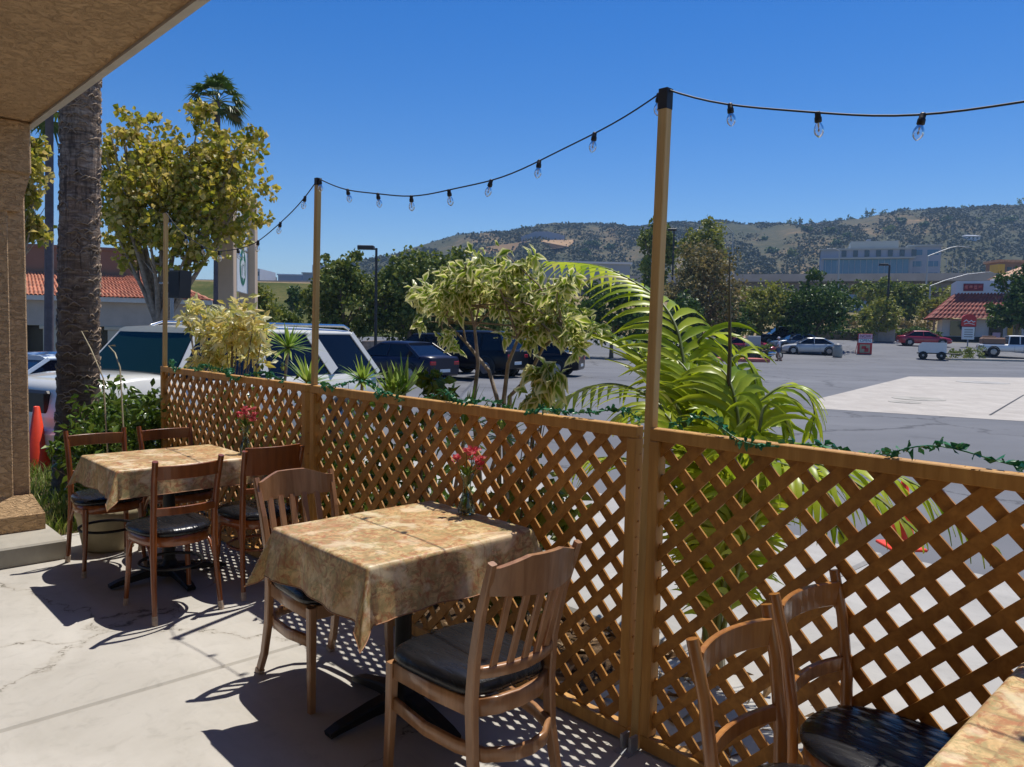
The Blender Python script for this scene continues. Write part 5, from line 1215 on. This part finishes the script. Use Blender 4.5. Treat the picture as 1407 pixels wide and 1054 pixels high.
pxs=list(range(-900,2320,20)); ds=[235,250,270,290,310,335,360,385,410,440,470,500,530,560,590,620,650,680,700,720,760,850]
m=MB(); vs=[]
for d in ds:
    for px in pxs: p=D(px,400,d); vs.append((p.x,p.y,hillz(px,d)))
n=len(pxs); m.add(vs,[(j*n+i,j*n+i+1,(j+1)*n+i+1,(j+1)*n+i) for j in range(len(ds)-1) for i in range(n-1)],True); tag(m.build('hills',M['hill']),kind='structure')
# chaparral on the hillside: uncountable low scrub
P=[]
for _ in range(27000):
    px=R.uniform(430,1480); d=R.uniform(250,700)
    if math.sin(px*.03+d*.02)+math.sin(px*.011-d*.013)+1.1*math.sin(px*.071+d*.031)*math.sin(d*.05)+R.uniform(-.6,.6)+(d-520)*-.004<-.85: continue
    p=D(px,400,d); P.append((p.x,p.y,hillz(px,d)-.2))
P=np.array(P); rep=4; Q=np.repeat(P,rep,0)+NR.normal(size=(len(P)*rep,3))*np.array([1.6,1.6,.35]); Q[:,2]+=.2
tag(leafcards(Q,1.9,m_leaf('chaparral_leaf',[(.045,.058,.032),(.07,.082,.042),(.11,.11,.055)],.7,.1),'chaparral',aspect=.9,flat=.3),'dark grey-green scrub covering the dry hillside','scrub',kind='stuff')
# tan cut slope with grey retaining wall
def hillpt(px,py):   # march the view ray to the hill
    d=240.
    while d<760:
        p=D(px,py,d)
        if p.z<hillz(px,d): return p
        d+=3
    return D(px,py,DR)
m=MB(); pts=[hillpt(x,y) for x,y in [(655,352),(700,348),(745,344),(782,340),(790,330),(770,333),(735,331),(700,336),(660,341)]]
m.prism([p+Vector((0,-3.0,0)) for p in pts],(0,2.5,.3)); tag(m.build('cut_slope',m_simple('tan_cut_soil',(.33,.20,.09),.95,0,.2,.05)),kind='structure')
a,b_=hillpt(716,333),hillpt(775,331); m=MB(); m.prism([a+Vector((0,-5,-1)),b_+Vector((0,-5,-1)),b_+Vector((0,-5,3)),a.lerp(b_,.6)+Vector((0,-5,6)),a.lerp(b_,.3)+Vector((0,-5,6)),a+Vector((0,-5,3))],(0,1,0)); tag(m.build('retaining_wall',M['fargrey']),'grey retaining wall above the tan cut on the left part of the hill','wall')
# ridge trees and houses
def far_tree(px,py,wpx,hpx,tall,label):
    p=D(px,lerp_tab(px,ridge)+.5,DR-2) if py is None else hillpt(px,py); s=p.y/FPX; r=empty('ridge_tree' if py is None else 'hillside_tree',p,0,label,'tree','trees on the ridge' if py is None else 'trees on the hillside')
    w_,h_=wpx*s/2,hpx*s
    MB().tube([(0,0,-2),(0,0,h_*.5)],.35,5).build('trunk',M['bark'],r)
    e=[(0,0,h_*.55,w_,w_,h_*.5)] 
    leafcards(crown_pts(e,90 if wpx<12 else 160,.3,14,.3),1.9,M['l_dark'] if R.random()<.7 else M['l_mid'],'crown',r,aspect=.8)
for px,wpx,hpx in [(1084,6,11),(1092,7,8),(1099,6,13),(1114,6,10),(1131,9,7),(1140,6,6),(1147,8,6),(1153,5,11),(1168,8,12),(1172,6,6),(1184,4,9),(1190,6,16),(1197,7,17),(1214,18,11),(1236,12,14),(1260,10,8),(1325,11,11),(1403,10,16),(1290,14,7),(1350,8,7),(1005,8,8),(1030,9,5),(1060,6,4),(755,8,5),(790,9,7),(830,6,4),(850,9,6),(705,9,7),(690,12,8),(672,12,7),(720,14,9),(645,10,5),(622,12,6),(600,10,5),(660,8,5),(738,7,7),(870,8,6),(940,9,6)]:
    far_tree(px,None,wpx,hpx,0,'small dark tree standing on the distant ridge line')
for px,py,wpx,hpx in [(1140,322,14,8),(1165,328,10,8),(1150,338,16,8),(1300,305,12,7),(1340,305,16,6),(1385,306,22,7),(1270,312,12,6),(1220,318,14,7),(1110,318,14,6),(1060,350,14,10),(1050,332,10,7),(1090,352,10,8),(815,340,20,10),(835,345,14,8),(805,352,16,9),(1240,308,12,7)]:
    far_tree(px,py,wpx,hpx,0,'small dark tree on the dry hillside below the ridge')
labels={}
def house(px,wpx,hpx,py=None,label='pale house on the distant ridge line'):
    p=D(px,lerp_tab(px,ridge)+1,DR-3) if py is None else hillpt(px,py); s=p.y/FPX; r=empty('hill_house',p,0,label,'house','houses on the ridge'); W_=wpx*s/2; H_=hpx*s
    MB().box((-W_*.93,-4,-2),(W_*.93,4,H_*.6)).build('wall',M['farwhite'] if R.random()<.4 else M['whitewall'],r)
    m=MB(); m.add([(-W_,-5,H_*.6),(W_,-5,H_*.6),(W_,5,H_*.6),(-W_,5,H_*.6),(-W_*.7,0,H_),(W_*.7,0,H_)],[(0,1,5,4),(1,2,5),(2,3,4,5),(3,0,4),(0,3,2,1)]); m.build('roof',M['fargrey'],r)
    m=MB()
    for k in range(3): m.box((-W_*.7+k*W_*.55,-4.05,H_*.12),(-W_*.7+k*W_*.55+W_*.25,-3.99,H_*.45))
    m.build('window',M['winglass'],r)
for px,wp,hp in [(1047,22,6),(1068,16,7),(1280,26,8),(1310,24,8),(1358,22,8),(1382,24,9),(1240,16,6),(615,16,6),(640,24,6),(662,14,5),(1020,14,5),(850,16,5),(880,14,5),(960,18,5),(1400,14,9)]: house(px,wp,hp)
house(1332,20,7,330,'white house alone on the hillside above the office building')
# ------------------------------------------------------------------ offices and distant blocks
def block(name,label,px0,px1,pyt,d,depth,mat,rows=0,zb=8,cols=8,roofmat=None,cat='building',wm='winglass',rh=3.6):
    p=D(px0,pyt,d); q=D(px1,pyt+(px1-px0)*.0209,d); W_=(q-p).length; H_=p.z-zb
    r=empty(name,((p.x+q.x)/2,p.y+depth/2,zb),0,label,cat)
    MB().box((-W_/2,-depth/2,-1),(W_/2,depth/2,H_)).build('wall',M[mat],r)
    if roofmat: MB().box((-W_/2-.4,-depth/2-.4,H_),(W_/2+.4,depth/2+.4,H_+.5)).build('roof',M[roofmat],r)
    for j in range(rows):
        z=H_-1.2-j*rh-1.6; m=MB(); cw=W_/cols
        if z<0: break
        for i in range(cols): m=MB(); m.box((-W_/2+cw*(i+.15),-depth/2-.06,z),(-W_/2+cw*(i+.85),-depth/2+.02,z+1.7)); m.build('window',M[wm],r)
    return r
ofb=block('office_building','wide blue-glass office building with flat pale roof below the hills',1152,1268,342,250,24,'office',0,9.5,10,'officeroof'); ofb.rotation_euler=(0,0,-.36)
W_=(D(1268,347,250)-D(1152,347,250)).length
def obox(x0,x1,y0,y1,z0,z1,mat,nm): MB().box((x0,y0,z0),(x1,y1,z1)).build(nm,M[mat],ofb)
Hh=D(1210,342,250).z-9.5
obox(-W_/2+1,W_/2-1,-12.3,-11.9,.2,Hh-3.4,'blueglass','glass_front'); obox(-W_/2+.4,W_/2+.6,-13.2,-11.95,Hh-3.3,Hh-2.8,'officeroof','canopy')
for i in range(7): m=MB(); m.box((-W_/2+7+i*3.4-.7,-12.25,Hh-2.5),(-W_/2+7+i*3.4+.7,-11.98,Hh-.5)); m.build('window',M['winglass'],ofb)
obox(-W_/2+9,W_/2-4,-9,12,Hh+.52,Hh+2.8,'officeroof','penthouse'); obox(-W_/2+14,W_/2-12,-6,10,Hh+2.82,Hh+3.8,'fargrey','penthouse')
m=MB()
for i in range(24): m.box((-W_/2+1.5+i*1.75,-12.38,.3),(-W_/2+1.62+i*1.75,-12.31,Hh-3.5))
m.build('mullions',M['office'],ofb)
r2_=block('office_building','blue-grey office wing with ribbon windows, right of the wide office building',1273,1313,338,246,26,'office',6,9.5,2,'officeroof',wm='blueglass').rotation_euler=(0,0,-.36)
block('warehouse','long low building with white fascia seen over the palm fronds',748,866,361,190,30,'fargrey',0,8,8,'farwhite')
block('yellow_building','low yellow and tan building at the right edge behind the restaurant',1374,1480,360,170,5,'wall_brown',1,9,12,'tiletan')
block('yellow_sign_block','yellow corner tower of the tan building above the restaurant roof',1372,1381,363,165,3,'yellow',0,9,2)
block('distant_office','white cylindrical-roofed tower block on the skyline right of the sign',345,357,369,300,20,'farwhite',4,9,2)
block('distant_office','low grey block on the skyline between sign and second pole',382,415,378,320,20,'fargrey',0,9,4,'farwhite')
block('distant_office','dark low block on the skyline right of the white tower',358,368,378,310,12,'fargrey',1,9,3)
block('distant_office','grey hip-roofed hall on the skyline behind the second pole',416,446,376,300,20,'fargrey',0,9,4,'officeroof')
block('distant_office','tall grey block on the skyline just left of the second pole top foliage',429,446,364,340,12,'fargrey',3,9,3)
# ------------------------------------------------------------------ restaurant
d0=85; x0=D(1277,437,d0).x; zg=1.35; ze=D(1340,439,d0).z; xb0=D(1297,405,d0+2.5).x; zt=D(1340,405,d0+3).z; xr=x0+17.5
rs=empty('restaurant',(x0,d0,zg),math.radians(-24),'small drive-in restaurant with red tile mansard roof and white sign band at right','building')
def rb(lo,hi,mat,nm): 
    f=rs.location; return MB().box((lo[0]-f.x,lo[1]-f.y,lo[2]-f.z),(hi[0]-f.x,hi[1]-f.y,hi[2]-f.z)).build(nm,M[mat],rs)
f=rs.location
m=MB(); tileroof(m,Vector((x0,d0,ze))-f,Vector((xr,d0,ze))-f,Vector((xb0,d0+2.6,zt))-f,Vector((xr-1.6,d0+2.6,zt))-f,42,6,.09); m.build('roof',M['tiledark'],rs)
m=MB(); tileroof(m,Vector((x0,d0+8,ze))-f,Vector((x0,d0,ze))-f,Vector((xb0,d0+6.5,zt))-f,Vector((xb0,d0+2.6,zt))-f,26,6,.09); m.add([Vector((x0+.05,d0+.05,ze-.02))-f,Vector((xr,d0+.05,ze-.02))-f,Vector((xr,d0+8,ze-.02))-f,Vector((x0+.05,d0+8,ze-.02))-f],[(3,2,1,0)]); m.build('roof',M['tiledark'],rs)
rb((x0+1.4,d0+1.6,zg-.3),(xr-1,d0+7,ze-.05),'whitewall','wall')
rb((x0+1.3,d0+1.5,zg-.3),(xr-.9,d0+1.58,zg+.8),'seam','dado')
for a,b2_ in ((2.2,4.6),(8.2,8.9)): rb((x0+a,d0+1.48,zg+.9),(x0+b2_,d0+1.59,ze-.2),'winglass','window')
rb((x0+5.9,d0+1.47,zg),(x0+7.2,d0+1.59,ze-.4),'dark_open','door')
rb((x0+7.6,d0+1.40,zg+.4),(x0+8.1,d0+1.55,ze-.5),'yellow','menu_board'); rb((x0+6.2,d0+.9,zg),(x0+6.9,d0+1.35,zg+1.3),'signpink','counter')
rb((x0+.45,d0+.35,zg-.2),(x0+.62,d0+.52,ze-.05),'wall_brown','post')
zb1=D(1340,388,d0+2.5).z
rb((xb0-.2,d0+2.45,zt-.25),(xr-1.2,d0+7.6,zb1),'whitewall','sign_band')
rb((xb0+.5,d0+2.36,zt+.25),(xb0+2.4,d0+2.44,zb1-.3),'maroon','sign_plate')
T0=Matrix.Translation(Vector((xb0+5.3,d0+2.42,(zt+zb1)/2+.1))-f)@Matrix.Rotation(PI/2,4,'X'); text('WILD BURGER','lettering',.62,M['signblue'],rs,T0,.03)
m=MB()
for k in range(4): m.bbox((xb0+.62+k*.44-f.x,d0+2.31-f.y,zt+.45-f.z+.12*(k%2)),(xb0+.94+k*.44-f.x,d0+2.355-f.y,zb1-.5-f.z),.01)
m.build('emblem',M['red_paint'],rs)
tx0=D(1325,385,d0+5).x; tx1=tx0+4.0; zt1=D(1360,384,d0+4).z; zt2=D(1365,370,d0+5).z
rb((tx0,d0+3.5,zb1),(tx1,d0+7.5,zt1),'whitewall','tower')
m=MB(); c=[(tx0-.3,d0+3.2,zt1),(tx1+.3,d0+3.2,zt1),(tx1+.3,d0+7.8,zt1),(tx0-.3,d0+7.8,zt1)]; c=[Vector(p)-f for p in c]; ap=Vector(((tx0+tx1)/2+.6,d0+5.5,zt2))-f
m.add(c+[ap],[(0,1,4),(1,2,4),(2,3,4),(3,0,4),(3,2,1,0)]); m.build('tower_roof',M['tiletan'],rs)
# signs near the restaurant
ps=on(1329,74); r=empty('pole_sign',ps,0,'red sign with white swirl over a white board on a pole before the restaurant','sign')
MB().tube([(0,0,0),(0,0,1.0)],.06,8).build('pole',M['steel'],r)
m=MB(); m.bbox((-.62,-.06,.75),(.58,.06,1.95),.03); m.build('lower_board',M['signwhite'],r)
m=MB()
for k in range(4): m.box((-.42,-.072,.98+k*.22),(.40,-.0605,1.06+k*.22))
m.build('lower_board_text',M['greyplastic'],r)
m=MB(); n=10; pts=[(.68*math.cos(PI*(i)/n),-.08,2.75+.42*math.sin(PI*i/n)) for i in range(n+1)]+[(-.68,-.08,2.0),(.68,-.08,2.0)]; m.prism(pts,(0,.16,0)); m.build('upper_board',M['signred'],r)
m=MB(); m.sweep([(-.55,-.095,2.42),(-.3,-.095,2.62),(-.05,-.095,2.42),(.2,-.095,2.58),(.35,-.095,2.42),(.55,-.095,2.5)],.015,.09,up=(0,0,1)); m.sweep([(-.5,-.095,2.22),(-.1,-.095,2.32),(.5,-.095,2.2)],.015,.06,up=(0,0,1)); m.build('swirl',M['signwhite'],r)
ps=on(1188,66.5); r=empty('a_frame_sign',ps,0,'red and white NOW OPEN board standing by the kerb','sign')
MB().bbox((-.62,-.05,0),(.62,.05,1.75),.01).build('board',M['signred'],r)
for z0_,z1_,t_,mt in ((1.36,1.72,'NOW','signpink'),(.98,1.33,'OPEN','signwhite')):
    MB().bbox((-.59,-.062,z0_),(.59,-.0505,z1_),.003).build('word_panel',M[mt],r); text(t_,'lettering',.36,M['maroon'] if t_=='NOW' else M['signblue'],r,Matrix.Translation((0,-.066,(z0_+z1_)/2))@Matrix.Rotation(PI/2,4,'X'),.003)
MB().bbox((-.45,-.062,.12),(.42,-.0505,.84),.003).build('picture_panel',M['pot'],r); m=MB(); m.bbox((-.05,-.075,.2),(.3,-.0635,.55),.004); m.bbox((-.3,-.075,.45),(.1,-.0635,.7),.004); m.build('picture',M['signred'],r)
m=MB(); m.sweep([(-.5,.06,1.6),(-.5,.7,.02)],.04,.04); m.sweep([(.5,.06,1.6),(.5,.7,.02)],.04,.04); m.build('stand',M['signred'],r)
# cabinet, bin, motorcycle, person
p=on(1034,60); r=empty('utility_cabinet',p,0,'tall plain grey cabinet on a red painted kerb left of the person','cabinet'); p.z=-.05; r.location=p
MB().bbox((-.5,-.35,0),(.5,.35,1.75),.02).build('body',M['silver_paint'],r); MB().bbox((-.46,-.365,.1),(.46,-.351,1.65),.004).build('door',M['steel'],r)
MB().bbox((.3,-.39,.8),(.34,-.366,1.0),.004).build('handle',M['blackplastic'],r)
p=on(1151,62.8); r=empty('litter_bin',p,0,'grey concrete litter bin at the end of the coupe','litter bin'); MB().lathe([(0,0),(.33,0),(.38,.1),(.38,.85),(.33,.9),(0,.9)],20).build('body',M['kerb'],r); MB().lathe([(.34,.9),(.34,.96),(.2,1.1),(0,1.12)],20).build('lid',M['greyplastic'],r)
p=on(1214,80); r=empty('lamp_base_planter',p,0,'pale concrete block at the foot of the tall dark lamp post','concrete block'); MB().bbox((-.9,-.5,0),(.9,.5,1.5),.05).build('body',M['kerb'],r)
# motorcycle
p=on(1060,59.2); r=empty('motorcycle',p,math.radians(15),'red and chrome motorcycle parked beside the person in the white shirt','motorcycle')
for x in(-.72,.72):
    m=MB(); T=Matrix.Translation((x,0,.31))@Matrix.Rotation(PI/2,4,'X'); pts=[(.27*math.cos(q*PI/12),.27*math.sin(q*PI/12),0) for q in range(25)]; m.tube(pts,.05,8,M=T,cap=False); w_=m.build('wheel',M['rubber'],r)
    m=MB(); m.lathe([(.22,-.02),(.0,-.04),(0,.04),(.22,.02)],12,M=T); m.build('rim',M['chrome'],w_)
m=MB(); m.tube([(-.3,0,.45),(0,0,.5),(.35,0,.45)],[.1,.17,.1],10); m.build('engine',M['chrome'],r)
m=MB(); m.tube([(-.1,0,.82),(.12,0,.86),(.38,0,.84)],[.09,.16,.06],12); m.build('fuel_tank',M['red_paint'],r)
m=MB(); m.sweep([(-.75,0,.74),(-.45,0,.72),(-.1,0,.78)],[.1,.24,.2],.09,smooth=True); m.build('seat',M['vinyl'],r)
m=MB(); m.tube([(.72,.09,.31),(.5,.08,.95)],.028,8); m.tube([(.72,-.09,.31),(.5,-.08,.95)],.028,8); m.tube([(.35,-.38,1.08),(.5,-.1,1.0),(.5,.1,1.0),(.35,.38,1.08)],.018,8); m.build('fork_handlebar',M['chrome'],r)
m=MB(); m.tube([(.1,-.16,.3),(-.4,-.18,.28),(-.95,-.19,.33)],.045,8); m.build('exhaust',M['chrome'],r)
m=MB(); m.lathe([(0,-.1),(.09,-.06),(.1,.03),(0,.06)],14,M=Matrix.Translation((.62,0,.9))@Matrix.Rotation(PI/2,4,'Y')); m.build('headlight',M['lens'],r)
# person: one skinned body, clothes over it
def skinned(name,nodes,edges,mat,parent,sub=1):
    me=bpy.data.meshes.new(name); me.from_pydata([n_[:3] for n_ in nodes],edges,[]); o=bpy.data.objects.new(name,me); COL.objects.link(o)
    sm=o.modifiers.new('Skin','SKIN'); sm.use_smooth_shade=True; o.modifiers.new('Sub','SUBSURF').levels=sub; o.modifiers['Sub'].render_levels=sub
    for v,n_ in zip(me.skin_vertices[0].data,nodes): v.radius=(n_[3],n_[4] if len(n_)>4 else n_[3])
    me.skin_vertices[0].data[0].use_root=True
    dg=bpy.context.evaluated_depsgraph_get(); nm=bpy.data.meshes.new_from_object(o.evaluated_get(dg)); bpy.data.objects.remove(o); return link(name,nm,mat,parent)
p=on(1070,57.6); pr=empty('person',p,math.radians(70),'person in white shirt, blue denim shorts and white cap walking by the motorcycle','person')
N=[(0,0,.95,.14,.11),(0,0,1.15,.13,.10),(0,.01,1.38,.16,.11),(0,.0,1.50,.055),(0,.01,1.56,.05),(0,.02,1.66,.085,.095),(0,.02,1.74,.06),
 (.19,0,1.42,.055),(.25,-.02,1.16,.04),(.24,.1,.93,.032),(.24,.14,.85,.03),(-.19,0,1.42,.055),(-.25,.03,1.16,.04),(-.22,.22,1.02,.032),(-.2,.28,.98,.03),
 (.10,0,.90,.095),(.11,.10,.50,.06),(.11,.03,.10,.04),(.11,.14,.04,.035),(-.10,0,.90,.095),(-.11,-.02,.50,.06),(-.11,-.22,.14,.04),(-.11,-.14,.04,.035)]
E_=[(0,1),(1,2),(2,3),(3,4),(4,5),(5,6),(2,7),(7,8),(8,9),(9,10),(2,11),(11,12),(12,13),(13,14),(0,15),(15,16),(16,17),(17,18),(0,19),(19,20),(20,21),(21,22)]
body=skinned('body',N,E_,M['skin'],pr)
for s,base_ in ((1,N[10]),(-1,N[14])):
    m=MB()
    for k in range(5):
        a_=Vector(base_[:3])+Vector((s*.0,(k-2)*.014,-.02)); m.tube([a_,a_+Vector((0,.012,-.035-.006*(2-abs(k-2)))),a_+Vector((-s*.012,.018,-.06-.008*(2-abs(k-2))))],[.008,.0075,.006],5)
    m.build('fingers',M['skin'],body)
g=lambda i,k=1.18: (*N[i][:3],N[i][3]*k,(N[i][4] if len(N[i])>4 else N[i][3])*k)
skinned('shirt',[(0,0,.93,.165,.135),g(1,1.25),g(2,1.15),(0,.0,1.49,.07),g(7,1.35),(.235,-.01,1.22,.065),g(11,1.35),(-.235,.02,1.22,.065)],[(0,1),(1,2),(2,3),(2,4),(4,5),(2,6),(6,7)],M['shirt'],pr)
skinned('shorts',[(0,0,.94,.15,.12),(.10,0,.88,.115),(.112,.08,.58,.095),(-.10,0,.88,.115),(-.112,-.02,.58,.095)],[(0,1),(1,2),(0,3),(3,4)],M['denim'],pr)
m=MB(); m.lathe([(.098,1.69),(.1,1.74),(.08,1.79),(.04,1.81),(0,1.815)],16,c=(0,.02,0)); m.bbox((-.07,.08,1.685),(.07,.20,1.70),.006); m.build('cap',M['shirt'],pr)
for q in (18,22): m=MB(); x,y,z=N[q][:3]; m.bbox((x-.045,y-.15,0),(x+.045,y+.10,.085),.03); m.build('shoe',M['shoe'],pr)
# ------------------------------------------------------------------ lamp posts
def lamp(px,pyt,d,label,arm,head='box',mat='darksteel',pybase=470,r=.09,name='lamp_post',armpts=None):
    b=D(px,pybase,d); b.z=gz(b.x,b.y); t=D(px,pyt,d); H=t.z-b.z; ro=empty(name,b,0,label,'lamp post'); m=MB(); m.tube([(0,0,-.1),(0,0,H)],[r*1.15,r*.85],10); m.lathe([(r*2.2,0),(r*2.2,.4),(r*1.3,.5)],12) ; m.build('pole',M[mat],ro)
    s=d/FPX; pts=[Vector((dx*s,0,H-dy*s)) for dx,dy in armpts]; m=MB(); m.tube([Vector((0,0,H-.05 if armpts[0][1]==0 else H))]+pts,r*.6,6); m.build('arm',M[mat],ro)
    e=pts[-1]; sx=-1 if e.x<0 else 1; m=MB()
    if head=='box': m.bbox((e.x-.42,-.22,e.z-.08),(e.x+.42,.22,e.z+.12),.03)
    else: m.sweep([e-Vector((sx*.1,0,0)),e+Vector((sx*.4,0,.02)),e+Vector((sx*.9,0,-.06))],[.16,.30,.16],[.10,.16,.07])
    m.build('lamp_head',M[mat],ro); return ro
lamp(516,341,40,'dark lamp post with a square head over the lot, in front of the tree row',0,armpts=[(-14,0)],r=.075)
lamp(1217,364,80,'tall dark lamp post with box heads near the small light tree',0,armpts=[(-8,0)],pybase=465,r=.11)
lamp(921,316,74,'thin dark lamp post just right of the near pole',0,armpts=[(-3,0)],r=.09)
lamp(937,329,105,'grey street lamp with long curved arm right of the near pole',0,'cobra','steel',armpts=[(2,-6),(12,-14),(26,-19),(38,-20)],r=.11)
lamp(1271,352,118,'grey street lamp on the freeway with arm reaching right in front of the offices',0,'cobra','steel',armpts=[(10,-4),(30,-12),(40,-14),(50,-13)],pybase=420,r=.13)
lamp(1150,345,118,'grey street lamp at the left end of the office building',0,'cobra','steel',armpts=[(-6,-3),(-10,-3)],pybase=420,r=.12)
lamp(1276,393,95,'pale lamp arm reaching up right towards the restaurant tower roof',0,'cobra','steel',armpts=[(20,-8),(50,-17),(75,-20)],pybase=430,r=.10)
lamp(1003,320,110,'distant thin grey street lamp standing behind the spear leaf',0,'cobra','steel',armpts=[(-8,-8),(-14,-8)],pybase=430,r=.09)
# stone wall behind the SUV
p=on(505,40); q=on(548,42); dq=(q-p).normalized(); s=Vector((-dq.y,dq.x,0))*.4; m=MB(); c=p; 
m.prism([Vector((0,0,0)),q-p,q-p+s,s],(0,0,1.35)); o=m.build('stone_wall',M['stonewall']); o.location=p; tag(o,'low brown stone wall at the foot of the square headed lamp post','wall')
p=on(1318,63.0); bush('low bushy plants on the island between trailer and pickup',[(p.x,p.y,p.z+.45,1.1,.8,.5),(p.x+1.4,p.y+.3,p.z+.5,1.1,.8,.55)],700,.22,M['l_mid'],name='bush',stems=6,base=p,K=24)
p=on(1380,62.5); kk=MB(); kk.bbox((-4.5,-.3,-.2),(4.5,.8,.16),.04); o=kk.build('kerb',M['kerb']); o.location=p; tag(o,'shaded kerb of the planting island in front of the white pickup','kerb')
sc.cycles.max_bounces=8; sc.cycles.transparent_max_bounces=12
sc.cycles.use_denoising=True

# ------------------------------------------------------------------ air between here and the hills
hm=bpy.data.materials.new('haze_air'); hm.use_nodes=True; hnt=hm.node_tree; hnt.nodes.clear()
ho=hnt.nodes.new('ShaderNodeOutputMaterial'); hv=hnt.nodes.new('ShaderNodeVolumePrincipled'); hv.inputs['Color'].default_value=(.42,.66,1,1); hv.inputs['Density'].default_value=.0003; hv.inputs['Anisotropy'].default_value=.1
hnt.links.new(hv.outputs[0],ho.inputs['Volume'])
m=MB(); m.box((-1200,-80,-3),(2400,2600,150)); tag(m.build('haze',hm),kind='stuff')
